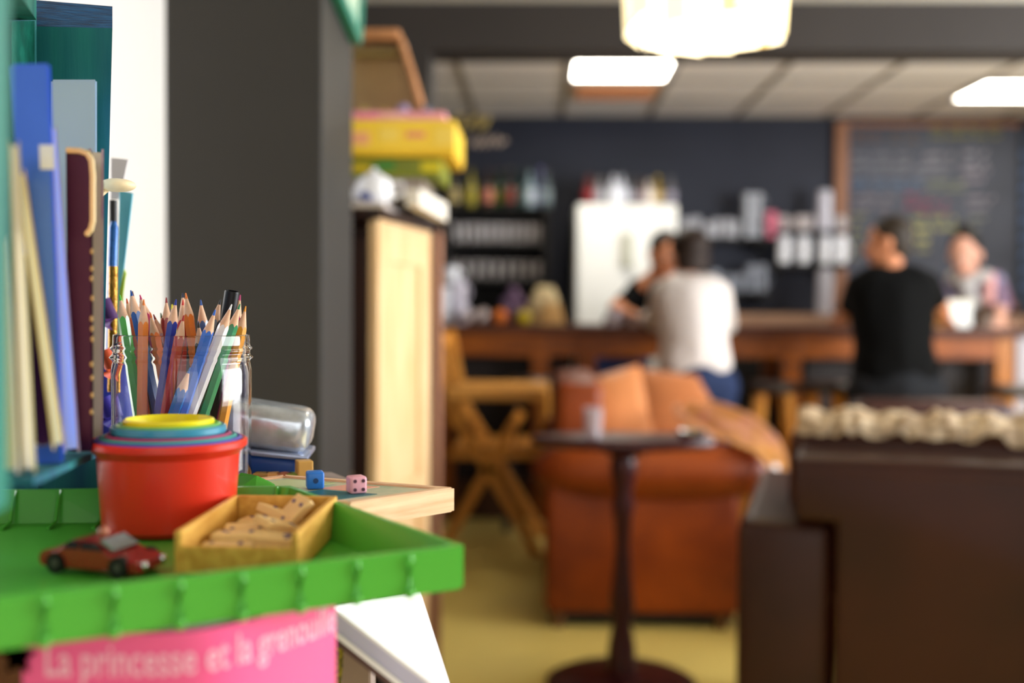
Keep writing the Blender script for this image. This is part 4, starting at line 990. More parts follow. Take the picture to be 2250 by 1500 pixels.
# green tray
ZR = E-.116; ZFl = E-.136
FR = aZ(1024, 1197, ZR); BR = aZ(640, 1066, ZR); BL = aZ(20, 1074, ZR); FLp = aZ(0, 1312, ZR)
FL = FR+(FLp-FR)*1.35; BL = BR+(BL-BR)*1.25
quad = [FL, FR, BR, BL]; cen = sum(quad, Vector())/4
def inset(p, dx): v = (cen-p); v.z = 0; return p+v.normalized()*dx
M_gp = mat('green_plastic', '#4fac3a', .38, coat=.25)
bm = B()
zs = [(0, ZR), (.006, ZR), (.013, ZFl)]
lv = []
for off, z_ in ((-.001, ZR-.021), (-.001, ZR-.001), (.001, ZR), (.005, ZR), (.013, ZFl)):
    lv.append([bm.verts.new(Vector((inset(p, off).x, inset(p, off).y, z_))) for p in quad])
lv.append([bm.verts.new(Vector((inset(p, .011).x, inset(p, .011).y, ZR-.0225))) for p in quad])
for a, b in zip([lv[5]]+lv[:4], lv[:5]):
    for i in range(4): bm.faces.new((a[i], a[(i+1) % 4], b[(i+1) % 4], b[i]))
bm.faces.new(lv[4]); bm.faces.new(lv[5][::-1])
bmesh.ops.bevel(bm, geom=[e for e in bm.edges if abs((e.verts[0].co-e.verts[1].co).z) > .01 and len(e.link_faces) == 2], offset=.004, segments=3, affect='EDGES')
# ribs
def ribs(P, Q, s0, n, out, r=.0028, inner=False):
    for k in range(n):
        f = s0+k*(.0265/(Q-P).length)
        if f > .985: break
        p = P.lerp(Q, f); nv = Vector(((Q-P).y, -(Q-P).x, 0)).normalized()*out
        if inner:
            tube(bm, [p-nv*.006+Vector((0, 0, 0)), p-nv*.014+Vector((0, 0, ZFl-ZR+.002)), p-nv*.03+Vector((0, 0, ZFl-ZR+.0005))], .0012, 6)
        else:
            tube(bm, [p+nv*.0008+Vector((0, 0, -.0012)), p+nv*.0014+Vector((0, 0, -.004)), p+nv*.0014+Vector((0, 0, -.019)), p+nv*.0008+Vector((0, 0, -.0215))], [r*.5, r*.75, r*.75, r*.5], 10)
            ball(bm, p+nv*.0014+Vector((0, 0, -.0195)), r*1.0, sub=2)
LF = (FR-FL).length
fr0 = ((aZ(95, 1300, ZR)-FL).length % .0265)/LF
ribs(FL, FR, fr0, 20, 1)
ribs(FR, BR, .05, 9, 1)
ribs(BR, BL, .04, 20, 1, inner=True)
tray = obj('green_tray', bm, M_gp, None, 35, tuple(cen)); tag(tray, 'bright green ribbed plastic tray holding the cups, car and domino box', 'tray')
# support for the tray's near edge: pink book stands under it.  Stack of cups
cc = aY(372, 1100, .652); cx, cy = cc.x, .652
zr0 = aY(372, 962, cy).z; zb0 = ZFl+.0008
R0 = 333/2/2400*cy*1.02
cols = [('#d8321c', 'red'), ('#5550a8', 'violet blue'), ('#3a9c94', 'teal'), ('#a03c6c', 'magenta'), ('#3c8ca8', 'blue'), ('#6cb45c', 'green'), ('#e8dc1c', 'yellow')]
for k, (c1, nm_) in enumerate(cols):
    r = R0*(1-.0675*k) if k < 6 else R0*.575; zr_ = zr0+.0012*k+(.0035 if k > 3 else 0)+(.0015 if k == 6 else 0); zb_ = zb0+.0022*k; rb_ = r*.88-.002
    if k == 0: rb_ = R0*.84
    bm = B(); w_ = .0016
    lathe(bm, [(0, zb_), (rb_-.003, zb_), (rb_, zb_+.003), (r*.9, zr_-.009), (r*.96, zr_-.006), (r, zr_-.004), (r, zr_-.001), (r-.0015, zr_), (r*.9-w_, zr_-.006), (rb_-w_, zb_+.003), (0, zb_+w_)], (cx, cy, 0), 64)
    tag(obj('stacking_cup', bm, mat('cup_'+nm_, c1, .32, coat=.2), None, 30, (cx, cy, zb_)), nm_+' plastic stacking cup '+('outermost of the nested set in the tray' if k == 0 else 'nested inside the red cup' if k < 6 else 'innermost of the nested set in the red cup'), 'cup', 'nested stacking cups')

# domino box
bx0 = aZ(381, 1258, ZFl).x; bx1 = aZ(652, 1250, ZFl).x; by0 = .538; by1 = .644; bz0 = ZFl+.0008; bz1 = bz0+.0215
bx0 = aY(383, 1200, by0).x; bx1 = aY(655, 1200, by0).x
t = thing('domino_box', 'small open yellow wooden box of dominoes in the green tray', 'box', ((bx0+bx1)/2, .59, bz0))
M_yw = mat('yellow_wood', '#e0ae52', .45, noise=(40, .25), col2='#c08a34', stretch=(4, .6, 4))
xs2 = aZ(738, 1092, bz1); sh = xs2.x-bx1    # slight splay
def sb(xa, xb_, ya, yb, za, zb_, bm):
    s0 = sh*(ya-by0)/(by1-by0); s1 = sh*(yb-by0)/(by1-by0)
    return hexa(bm, [(xa+s0, ya, za), (xb_+s0, ya, za), (xb_+s0, ya, zb_), (xa+s0, ya, zb_)], [(xa+s1, yb, za), (xb_+s1, yb, za), (xb_+s1, yb, zb_), (xa+s1, yb, zb_)])
for nm_, args in (('bottom', (bx0+.003, bx1-.003, by0+.003, by1-.003, bz0, bz0+.002)), ('side_wall', (bx0, bx0+.0035, by0, by1, bz0, bz1)), ('side_wall', (bx1-.0035, bx1, by0, by1, bz0, bz1)), ('end_wall', (bx0+.0035, bx1-.0035, by0, by0+.0035, bz0, bz1-.0075)), ('end_wall', (bx0+.0035, bx1-.0035, by1-.0035, by1, bz0, bz1))):
    bm = B(); sb(*args, bm); bmesh.ops.bevel(bm, geom=bm.edges[:], offset=.0005, segments=1, affect='EDGES'); obj(nm_, bm, M_yw, t)
M_dom = mat('domino_wood', '#eecb88', .5, noise=(50, .15)); M_pip = paint('#5a4a78', .5)
doms = [(.3, .18, 8.5, 4, 0, 0), (.7, .16, 6.5, -3, 0, 8), (.3, .38, 10.5, 3, 0, -3), (.68, .37, 9.5, 0, 6, 3), (.3, .58, 9.5, 12, 0, 5), (.62, .58, 12.5, 50, 18, 10), (.34, .8, 9, -8, 0, 0), (.66, .78, 14.5, 35, -42, 12), (.5, .86, 13, -30, 12, -18)]
dl = ['lying flat at the near left', 'lying flat at the near right', 'with purple marks lying across the left middle', 'lying flat in the right middle', 'lying left of the box centre', 'tilted at the box centre', 'lying at the far left corner', 'standing up at the far right', 'tilted at the far end']
for k, (u, v, z_, rz, ry, rx) in enumerate(doms):
    c0 = Vector((bx0+.004+(bx1-bx0-.008)*u, by0+(by1-by0)*v, bz0+z_*.001))
    M = Matrix.Translation(c0) @ Euler((math.radians(rx), math.radians(ry), math.radians(rz))).to_matrix().to_4x4()
    o = obj('domino', box(B(), -.0125, .0125, -.0075, .0075, -.0025, .0025, .0007, M, 1), M_dom, None, False, tuple(c0)); tag(o, 'pale wooden domino '+dl[k]+' in the yellow box', 'domino')
    bm = B()
    for (px_, py_) in random.sample([(-.008, .004), (-.008, -.004), (.007, .004), (.007, -.004), (-.005, 0), (.0075, 0), (.005, .002)], 4): cone(bm, M @ Vector((px_, py_, .0024)), M @ Vector((px_, py_, .0029)), .0013, .0013, 8)
    bm2 = bm; obj('pips', bm2, M_pip, o)

# toy car
cb = aZ(225, 1262, ZFl); yaw = math.radians(-14)
pc = aY(228, 1225, .545); zc0 = ZFl+.0008
t = thing('toy_car', 'small dark red toy car in the green tray left of the red cup', 'toy car', (pc.x, .545, zc0), None, 0)
MW = Matrix.Translation((pc.x, .545, zc0)) @ Matrix.Rotation(yaw, 4, 'Z')
S = .029
prof = [(-1, .22), (-1.0, .5), (-.92, .6), (-.6, .66), (-.42, .92), (.1, .95), (.42, .62), (.8, .48), (1.0, .36), (1.0, .15), (-.9, .15)]
bm = B(); W_ = .013
vl = [[bm.verts.new((x*S, s*W_*(1 if z_ < .68 else .8), z_*S*.62)) for x, z_ in prof] for s in (-1, 1)]
bm.faces.new(vl[0]); bm.faces.new(vl[1][::-1])
for i in range(len(prof)): k2 = (i+1) % len(prof); bm.faces.new((vl[0][i], vl[1][i], vl[1][k2], vl[0][k2]))
bmesh.ops.recalc_face_normals(bm, faces=bm.faces); bmesh.ops.bevel(bm, geom=bm.edges[:], offset=.0011, segments=2, affect='EDGES'); bm.transform(MW)
obj('body', bm, mat('car_red', '#8a1212', .3, coat=.4), t, 50)
Mcg = mat('car_window', '#15171a', .08, coat=.5)
bm = B(); hexa(bm, [(.14*S, -W_*.72, .93*.62*S), (.14*S, W_*.72, .93*.62*S), (.42*S, W_*.78, .65*.62*S), (.42*S, -W_*.78, .65*.62*S)], [(.15*S+.0012, -W_*.72, .93*.62*S+.001), (.15*S+.0012, W_*.72, .93*.62*S+.001), (.43*S+.0012, W_*.78, .65*.62*S+.001), (.43*S+.0012, -W_*.78, .65*.62*S+.001)]); bm.transform(MW); obj('windshield', bm, mat('car_windshield', '#7c8086', .1, .3), t)
for s in (-1, 1):
    for (xa2, xb2, xc2, xd2) in ((-.5, -.2, -.2, -.4), (-.15, .3, .08, -.15)):
        bm = B(); y1 = s*W_*.92; y2 = s*W_*.985
        q0 = [(xa2*S, y2, .7*.62*S), (xb2*S, y2, .7*.62*S), (xc2*S, y1-.0*s, .9*.62*S), (xd2*S, y1, .9*.62*S)]
        hexa(bm, q0, [(a[0], a[1]-s*.002, a[2]) for a in q0]); bm.transform(MW); obj('side_window', bm, Mcg, t)
for (wx) in (-.62, .62):
    for s in (-1, 1):
        bm = B(); c0 = MW @ Vector((wx*S, s*(W_-.003), .0052)); c1 = MW @ Vector((wx*S, s*(W_+.0015), .0052)); cone(bm, c0, c1, .0052, .0052, 20); wh = obj('wheel', bm, paint('#141414', .6), t, True)
        bm = B(); cone(bm, c1, MW @ Vector((wx*S, s*(W_+.0022), .0052)), .0024, .002, 12); obj('hub', bm, paint('#4a4644', .4), wh, True)
bm = B(); ball(bm, MW @ Vector((-.0, 0, .95*.62*S+.0022)), .003); obj('roof_light', bm, mat('roof_lamp', '#b06a50', .3), t, 'all')
for s in (-1, 1): bm = B(); ball(bm, MW @ Vector((S*1.0, s*.008, .006)), .0022); obj('headlamp', bm, M_chrome, t, 'all')

# ================================================================== JAR AND PENCILS
jc = aY(401, 900, .785); jx, jy = jc.x, .785
zr_ = aY(401, 734, jy).z; JR = 299/2/2400*jy; zb_ = TZ+.0005
t = thing('glass_jar', 'clear glass jar with threaded neck full of colouring pencils', 'jar', (jx, jy, zb_))
N = 44
def lp(prof): bm = B(); lathe(bm, prof, (jx, jy, 0), 96); return bm
zi = zb_+.006; wall = .0018
out = [(0, zb_+.001), (JR*.8, zb_), (JR*.95, zb_+.002), (JR*1.0, zb_+.008), (JR*1.0, zr_-.026), (JR*.985, zr_-.021)]
def ringp(zc, amp, hw=.0028):
    return [(JR*(.978+amp*(.5+.5*math.cos(PI*(k-5)/5))), zr_-zc-hw+2*hw*k/10) for k in range(11)]
out += [(JR*.978, zr_-.0205)]+ringp(.0165, .045)+[(JR*.978, zr_-.0135)]+ringp(.0100, .034, .0024)
out += [(JR*.974, zr_-.0065), (JR*.972, zr_-.0025), (JR*.970, zr_-.0008), (JR*.965, zr_), (JR*.965-wall*.6, zr_-.0001), (JR*.962-wall, zr_-.001)]
out += [(JR*.96-wall, zr_-.02), (JR-wall, zr_-.028), (JR-wall, zi+.008), (JR*.93-wall, zi+.002), (JR*.8-wall, zi), (0, zi)]
obj('glass_body', lp(out), M_jar, t, 'all')
# pencils: tip px,py ; px at y=900 ; depth offset of tip / foot (m) ; colour ; cone natural length factor
P = [(263, 647, 302, -.012, -.004, '#4cb43c', 'light green'), (259, 653, 300, -.003, .004, '#26201e', 'black'), (268, 641, 300, .02, .006, '#4c6474', 'slate'), (281, 639, 325, .022, .01, '#5c2820', 'maroon'), (278, 655, 318, .012, .0, '#cc5424', 'burnt orange'),
     (287, 637, 345, -.018, -.01, '#1c4c90', 'royal blue'), (297, 654, 330, .03, .01, '#2a3854', 'navy'), (307, 647, 385, .016, .0, '#c8346c', 'magenta'), (316, 657, 312, -.034, -.022, '#e07c34', 'orange'), (330, 686, 372, .005, -.0, '#e87838', 'coral'),
     (337, 690, 420, .018, .02, '#7c1c1c', 'dark crimson'), (353, 687, 390, .03, .03, '#3c4c24', 'olive'), (365, 653, 372, .02, .015, '#8c2c2c', 'brick red'), (378, 668, 390, .035, .02, '#d8cc28', 'yellow'), (387, 657, 350, -.028, -.018, '#20308c', 'deep blue'),
     (401, 643, 420, .03, .01, '#1c2040', 'indigo'), (402, 658, 395, .008, .0, '#c42c28', 'scarlet'), (404, 692, 366, -.03, -.03, '#a83028', 'red'), (408, 643, 442, .0, .01, '#e07424', 'bright orange'), (436, 707, 450, -.015, .0, '#3c3428', 'short dark'),
     (441, 658, 462, .012, .018, '#204c94', 'medium blue'), (485, 657, 420, .01, .0, '#242428', 'charcoal'), (483, 680, 407, -.036, -.034, '#2c64c0', 'sky blue'), (522, 668, 428, -.026, -.026, '#dcdce0', 'white'),
     (528, 647, 486, .008, .012, '#b82c6c', 'fuchsia'), (531, 667, 452, -.012, -.018, '#1c7c50', 'dark green'), (553, 672, 500, .006, .0, '#dc942c', 'amber'), (418, 807, 385, -.038, -.037, '#2868b4', 'short blue')]
M_cone = mat('pencil_cedar', '#dcb090', .6, noise=(160, .15))
zft = zi+.0012
ju = [(Vector((jx, jy, 0)))]
for (tx_, ty_, mx, dt, db, col, nm_) in P:
    tip = aY(tx_, ty_, jy+dt)
    m_ = aY(mx, 900, jy+db); dirv = (m_-tip).normalized()
    # extend to the jar floor
    foot = tip+(m_-tip)*((zft+.004-tip.z)/(m_.z-tip.z))
    v = Vector((foot.x-jx, foot.y-jy)); lim = JR-wall-.006
    if v.length > lim: v = v*(lim/v.length); foot.x, foot.y = jx+v.x, jy+v.y
    # where axis crosses the rim it must be inside
    f = (zr_-tip.z)/(foot.z-tip.z)
    if 0 < f < 1:
        c0 = tip.lerp(foot, f); v = Vector((c0.x-jx, c0.y-jy)); lim = JR*.96-wall-.0045
        if v.length > lim:
            v2 = v*(lim/v.length); sx_, sy_ = v2.x-v.x, v2.y-v.y; tip.y += sy_; tip.x += sx_; 
    ax = (foot-tip).normalized(); pr_ = .0037; cl = .0165; ld = .0042
    t = thing('colouring_pencil', nm_+' colouring pencil in the glass jar' if 'short' not in nm_ else nm_+' stubby pencil low in the glass jar', 'pencil', tuple(foot), 'pencils in the glass jar')
    rot = random.uniform(0, PI/3)
    if col == '#dcdce0': ldc = '#e8e8e8'
    else: ldc = col
    # hex barrel with scalloped top
    Mf_, L_ = frame_of(foot, tip); bm = B(); tb_ = bmesh.new(); n = 24; rings = []
    def hx(a_): 
        k_ = (a_ % (PI/3))-PI/6; return pr_*math.cos(PI/6)/math.cos(k_)*1.06
    zt0 = lambda i: L_-cl*hx(2*PI*i/n)/pr_
    for z_, sc in ((0, .93), (.0008, 1), (L_-cl-.006, 1), (None, 1)): rings.append([tb_.verts.new((hx(2*PI*i/n)*sc*math.cos(2*PI*i/n+rot), hx(2*PI*i/n)*sc*math.sin(2*PI*i/n+rot), z_ if z_ is not None else zt0(i))) for i in range(n)])
    for a, b in zip(rings, rings[1:]):
        for i in range(n): tb_.faces.new((a[i], a[(i+1) % n], b[(i+1) % n], b[i]))
    tb_.faces.new(rings[0][::-1]); tb_.transform(Mf_); join(bm, tb_)
    obj('barrel', bm, mat('pencil_'+col[1:], col, .28, coat=.3), t)
    bm = B(); r0_ = [bm.verts.new((hx(2*PI*i/n)*.995*math.cos(2*PI*i/n+rot), hx(2*PI*i/n)*.995*math.sin(2*PI*i/n+rot), zt0(i))) for i in range(n)]
    r1_ = [bm.verts.new((pr_*ld/cl*math.cos(2*PI*i/n+rot), pr_*ld/cl*math.sin(2*PI*i/n+rot), L_-ld)) for i in range(n)]
    for i in range(n): bm.faces.new((r0_[i], r0_[(i+1) % n], r1_[(i+1) % n], r1_[i]))
    bm.faces.new(r1_); bm.transform(Mf_); obj('wood_cone', bm, M_cone, t, 60)
    bm = B(); cone(bm, tip+ax*(ld+.0005), tip+ax*.0004, pr_*.27, pr_*.12, 12); ball(bm, tip+ax*.0005, pr_*.13, sub=1); obj('lead', bm, mat('lead_'+ldc[1:], ldc, .5), t, True)
# black marker with open hollow end
tip = aY(510, 639, jy+.002); foot = aY(470, 900, jy+.012); foot = tip+(foot-tip)*((zft+.006-tip.z)/(foot.z-tip.z))
t = thing('marker_pen', 'thick black marker pen with open end in the glass jar', 'marker', tuple(foot))
Mf_, L_ = frame_of(foot, tip); bm = B(); lathe(bm, [(0, 0), (.0045, 0), (.0052, .003), (.0053, L_-.001), (.0050, L_), (.0041, L_), (.0041, L_-.012), (0, L_-.012)], (0, 0, 0), 28, None); bm.transform(Mf_); obj('barrel', bm, mat('marker_black', '#0c0c0e', .4, spec=.2), t, 40)
bm = B(); lathe(bm, [(.0054, L_-.03), (.0056, L_-.029), (.0056, L_-.0285), (.0054, L_-.0275)], (0, 0, 0), 28); bm.transform(Mf_); obj('cap_ring', bm, paint('#1c1c20', .3), t, True)

# things behind the post, left of jar
def stick(pts, Y0, rr, m, name, label, cat, seg=12, flat=None):
    P_ = [aY(x, y, Y0) for x, y in pts]
    bm = B(); tube(bm, P_, rr, seg); 
    return tag(obj(name, bm, m, None, 50, tuple(P_[-1])), label, cat)
Ybk = .86
# pot that holds them (hidden behind the post)
ph = aY(225, 900, .9); bm = B(); lathe(bm, [(0, TZ), (.03, TZ), (.034, TZ+.09), (.031, TZ+.09), (.028, TZ+.004), (0, TZ+.004)], (ph.x, .9, 0), 32)
tag(obj('pen_pot', bm, mat('pot_blue', '#2c3a9c', .3), None, 40, (ph.x, .9, TZ)), 'blue pot of craft tools behind the teal post', 'pot')
stick([(249, 585), (248, 700), (246, 860)], Ybk, .0036, mat('gold_glitter', '#b8842c', .25, .7, noise=(600, .6), bump=(500, .8, .001)), 'glitter_tube', 'gold glitter tube behind the teal post', 'craft tube')
stick([(250, 486), (250, 500), (247, 600), (240, 880)], Ybk+.03, [.002, .0036, .0036, .0036], mat('blue_glitter', '#1c64b4', .3, .2, noise=(500, .4)), 'glitter_tube', 'blue glitter tube behind the teal post', 'craft tube')
stick([(249, 440), (249, 480), (244, 880)], Ybk+.05, .0032, paint('#201e1e', .4), 'paint_brush', 'black handled brush behind the teal post', 'brush')
def flatpoly(pts, Y0, th_, m, name, label, cat):
    q0 = [aY(x, y, Y0) for x, y in pts]; bm = B(); v0 = [bm.verts.new(p) for p in q0]; v1 = [bm.verts.new(p+Vector((0, th_, 0))) for p in q0]
    bm.faces.new(v0); bm.faces.new(v1[::-1]); n = len(v0)
    for i in range(n): bm.faces.new((v0[i], v1[i], v1[(i+1) % n], v0[(i+1) % n]))
    bmesh.ops.bevel(bm, geom=bm.edges[:], offset=.0006, segments=1, affect='EDGES')
    return tag(obj(name, bm, m, None, False, tuple(q0[-1])), label, cat)
flatpoly([(262, 418), (292, 424), (266, 640), (252, 900), (240, 900), (258, 600)], Ybk+.07, .002, mat('turquoise_card', '#66b8d0', .4), 'ruler', 'turquoise ruler sticking up behind the teal post', 'ruler')
flatpoly([(272, 590), (277, 600), (268, 645), (262, 900), (255, 900), (262, 640)], Ybk+.06, .002, mat('lime_card', '#a8c83c', .4), 'lime_stick', 'lime green craft stick beside the turquoise ruler', 'craft stick')
flatpoly([(243, 346), (282, 350), (272, 392), (262, 438), (242, 438)], Ybk+.075, .0015, mat('pale_card', '#d8d4dc', .5), 'paper_tag', 'pale grey paper tag behind the teal post', 'paper tag')
bm = B(); c0 = aY(258, 407, Ybk-.12); ball(bm, c0, 40/2400*(Ybk-.12), .012, 15/2400*(Ybk-.12), None, 3)
t = obj('wooden_spoon', bm, mat('spoon_cream', '#f0dcb4', .5, noise=(60, .15)), None, 'all', tuple(c0)); tag(t, 'cream wooden spoon head poking out beside the teal post', 'spoon')
bm = B(); tube(bm, [c0+Vector((-.008, 0, -.002)), aY(206, 440, .73), aY(204, 505, .73)], [.003, .0022, .002], 8); obj('spoon_handle', bm, mat('spoon_cream', '#f0dcb4', .5), t, True)
for (x, y, c1, lb, r) in ((240, 690, '#4a2860', 'purple craft tube behind the teal post', .006), (243, 800, '#c8502c', 'orange red craft tube behind the teal post', .0055), (241, 905, '#3c30a0', 'violet craft bead tube behind the teal post', .007)):
    stick([(x-14, y-30), (x+4, y+10), (x-6, y+26)], Ybk-.005, r, paint(c1, .4), 'craft_tube', lb, 'craft tube')

# ================================================================== BLUE BOX with clear lid
DB = .868
bc = aY(600, 985, DB)
t = thing('lunch_box', 'dark blue box with silvery clear lid behind the glass jar', 'box', (bc.x, DB, TZ+.01))
zs_ = bc.z
MB = Matrix.Translation((bc.x, DB+.0, zs_)) @ Matrix.Rotation(math.radians(6), 4, 'Y') @ Matrix.Rotation(math.radians(6), 4, 'Z')
ML = Matrix.Translation((bc.x, DB+.0, zs_+.001)) @ Matrix.Rotation(math.radians(9), 4, 'Y') @ Matrix.Rotation(math.radians(6), 4, 'Z')
xr2_ = 80/2400*DB; xl2 = -.06; z_bot = -66/2400*DB; z_top = 96/2400*DB
def rb2(x0, x1, y0, y1, z0, z1, bev, M, seg=4): return box(B(), x0, x1, y0, y1, z0, z1, bev, M, seg)
obj('box_base', rb2(xl2, xr2_-.003, -.026, .026, z_bot, -.001, .007, MB), mat('navy_plastic', '#1c4690', .35), t, True)
obj('lid', rb2(xl2, xr2_, -.027, .027, .0, z_top, .011, ML), mat('silver_lid', '#c4ccd6', .22, .55, noise=(60, .35), bump=(40, .3, .002)), t, True)
obj('rim', rb2(xl2-.001, xr2_+.002, -.029, .029, -.003, .0015, .0015, MB, 2), mat('rim_silver', '#8c98b4', .25, .4), t, True)
# wooden bits under it
random.seed(9)
bits = [(575, 1062, '#b89050'), (600, 1064, '#d8a060'), (625, 1060, '#b87048'), (648, 1060, '#8c9c3c'), (668, 1048, '#c89c50')]
bl = ['brown', 'honey', 'rust', 'olive', 'tall pale']
for k, (x, y, c1) in enumerate(bits):
    p = aY(x, y, .835); hh = .02 if k == 4 else .010
    M = Matrix.Translation((p.x, .835, TZ+hh/2)) @ Matrix.Rotation(k*.5, 4, 'Z')
    tag(obj('wooden_block', box(B(), -.006, .006, -.006, .006, -hh/2, hh/2, .001, M), paint(c1, .5), None, False, (p.x, .835, TZ)), bl[k]+' little wooden block under the blue box', 'block')

# ================================================================== GAME BOARD with dice
ZG = E-.122; th_ = .0165
Rc = aZ(1000, 1070, ZG); Ac = aZ(768, 1104, ZG); bv = (aZ(640, 1043, ZG)-Rc); bv = bv.normalized()*.135
Cc = Rc+bv; Bc = Ac+bv
t = thing('board_game', 'small pine framed game board sticking out behind the green tray', 'board game', (Rc.x, Rc.y, ZG-th_))
ctr = (Rc+Ac+Bc+Cc)/4
def slab(q0, z0, z1): return hexa(B(), [Vector((p.x, p.y, z0)) for p in q0], [Vector((p.x, p.y, z1)) for p in q0])
Qd = [Ac, Rc, Cc, Bc]; Qi = []
for i in range(4):
    p = Qd[i]; n1 = (Qd[(i+1) % 4]-p).normalized()*.008; n2 = (Qd[i-1]-p).normalized()*.008; Qi.append(p+n1+n2)
for i in range(4):
    k2 = (i+1) % 4; bm = slab([Qd[i], Qd[k2], Qi[k2], Qi[i]], ZG-th_, ZG); bmesh.ops.bevel(bm, geom=bm.edges[:], offset=.0008, segments=2, affect='EDGES'); obj('frame_rail', bm, M_pine_pale, t)
obj('board_sheet', slab(Qi, ZG-.008, ZG-.0012), mat('board_green', '#8fae92', .4, noise=(40, .3), col2='#d8ccb0'), t)
u_ = (Qi[1]-Qi[0]); v_ = (Qi[3]-Qi[0])
for (a0, a1, b0, b1, c1) in ((.08, .5, .1, .45, '#2c6c74'), (.55, .9, .3, .5, '#e8a890'), (.1, .4, .55, .9, '#3c5c44'), (.5, .92, .6, .92, '#b8c490')):
    q0 = [Qi[0]+u_*a0+v_*b0, Qi[0]+u_*a1+v_*b0, Qi[0]+u_*a1+v_*b1, Qi[0]+u_*a0+v_*b1]; obj('printed_field', slab(q0, ZG-.0013, ZG-.0009), paint(c1, .4), t)
for (px, py, c1, nm_, s_, rz) in ((692, 1058, '#2c74cc', 'blue', .0115, .3), (783, 1068, '#e0a4b4', 'pink', .0112, .5)):
    p = aZ(px, py+14, ZG-.0008); M = Matrix.Translation((p.x, p.y, ZG-.0008+s_/2)) @ Matrix.Rotation(rz, 4, 'Z')
    o = tag(obj('die', box(B(), -s_/2, s_/2, -s_/2, s_/2, -s_/2, s_/2, .0016, M, 3), paint(c1, .35), None, True, (p.x, p.y, ZG)), nm_+' die standing on the small game board', 'die')
    bm = B()
    pipc = '#1c3c6c' if nm_ == 'blue' else '#4c2c3c'
    for (u, v) in ([(0, 0)] if nm_ == 'blue' else [(-.25, .25), (.25, .25), (-.25, -.25), (.25, -.25)]):
        cone(bm, M @ Vector((u*s_, -s_/2+.0002, v*s_)), M @ Vector((u*s_, -s_/2-.0003, v*s_)), .0012 if nm_ != 'blue' else .0018, .0012 if nm_ != 'blue' else .0018, 12)
        cone(bm, M @ Vector((s_/2-.0002, u*s_, v*s_)), M @ Vector((s_/2+.0003, u*s_, v*s_)), .0012, .0012, 12)
    obj('pips', bm, paint(pipc, .4), o)
# booklets lying under the dice / leaf
lf = [aY(520, 1046, .73), aY(530, 1038, .735), aY(548, 1062, .74), aY(590, 1056, .745), aY(612, 1068, .74), aY(628, 1082, .73), aY(560, 1084, .70), aY(522, 1076, .70)]
for q0 in lf: q0.z = max(q0.z, TZ+.012)
bm = B(); v0 = [bm.verts.new(p) for p in lf]; c0 = bm.verts.new(sum(lf, Vector())/len(lf)+Vector((0, 0, .006)))
for i in range(len(v0)): bm.faces.new((v0[i], v0[(i+1) % len(v0)], c0))
bmesh.ops.solidify(bm, geom=bm.faces[:], thickness=.0012)
tag(obj('green_felt_leaf', bm, mat('leaf_green', '#52b832', .5), None, False, tuple(lf[6])), 'small crumpled green leaf shaped scrap before the glass jar', 'felt leaf')

# ================================================================== PINK STORYBOOK with lettering
Yp0 = .452
path = [aY(-60, 1430, .452), aY(40, 1430, .452), aY(300, 1430, .4535), aY(420, 1430, .457), aY(500, 1430, .466), aY(600, 1430, .486), aY(680, 1430, .506), aY(738, 1430, .524)]
path = [Vector((p.x, p.y, 0)) for p in path]
def smooth_path(pts, it=3):
    for _ in range(it):
        q0 = [pts[0]]
        for a, b in zip(pts, pts[1:]): q0 += [a.lerp(b, .25), a.lerp(b, .75)]
        q0.append(pts[-1]); pts = q0
    return pts
sp_ = smooth_path(path, 3)
ztp = aY(300, 1392, Yp0).z; zbt = ztp-.16
ztp = ZR-.0235
t = thing('pink_storybook', 'pink storybook with white cursive title standing under the green tray', 'book', (sp_[20].x, sp_[20].y, zbt))
def ribbon(pts, z0, z1, off0, off1):
    bm = B(); rw = []
    for i, p in enumerate(pts):
        d_ = (pts[min(i+1, len(pts)-1)]-pts[max(i-1, 0)]).normalized(); nv = Vector((d_.y, -d_.x, 0))
        rw.append([bm.verts.new(p+nv*o_+Vector((0, 0, z_))) for (o_, z_) in ((off0, z0), (off1, z0), (off1, z1), (off0, z1))])
    for a, b in zip(rw, rw[1:]):
        for k in range(4): bm.faces.new((a[k], a[(k+1) % 4], b[(k+1) % 4], b[k]))
    bm.faces.new(rw[0]); bm.faces.new(rw[-1][::-1]); return bm
obj('cover', ribbon(sp_, zbt, ztp, -.0015, 0), mat('pink_cover', '#f0609c', .35, coat=.2), t, True)
obj('pages', ribbon(sp_, zbt+.003, ztp-.003, -.0075, -.0016), mat('page_edges', '#ece4ec', .7), t, True)
obj('back_cover', ribbon(sp_, zbt, ztp, -.0095, -.0078), mat('pale_pink_cover', '#f0d0e4', .35), t, True)
# lettering bent along the cover
cum = [0]
for a, b in zip(sp_, sp_[1:]): cum.append(cum[-1]+(b-a).length)
def along(s):
    s = max(0, min(s, cum[-1]-1e-6))
    for i in range(len(cum)-1):
        if cum[i+1] > s: break
    a, b = sp_[i], sp_[i+1]; d_ = (b-a).normalized(); return a+d_*(s-cum[i]), Vector((d_.y, -d_.x, 0))
fc = bpy.data.curves.new('title', 'FONT'); fc.body = 'La princesse et la grenouille'; fc.size = 1; fc.offset = .012; fc.resolution_u = 3; fc.space_character = 1.0
fo = bpy.data.objects.new('title', fc); C.objects.link(fo); me = evalmesh(fo); bpy.data.objects.remove(fo); bpy.data.curves.remove(fc)
wtot = max(v.co.x for v in me.vertices); 
bm = B(); bm.from_mesh(me); bpy.data.meshes.remove(me)
s_start = min(range(len(cum)), key=lambda i: abs(sp_[i].x-aY(92, 1450, Yp0).x)); s0 = cum[s_start]
s_end = cum[-1]-.001; sc_ = (s_end-s0)/wtot; zbase = aY(250, 1486, Yp0).z
hs = .0195
kill = []
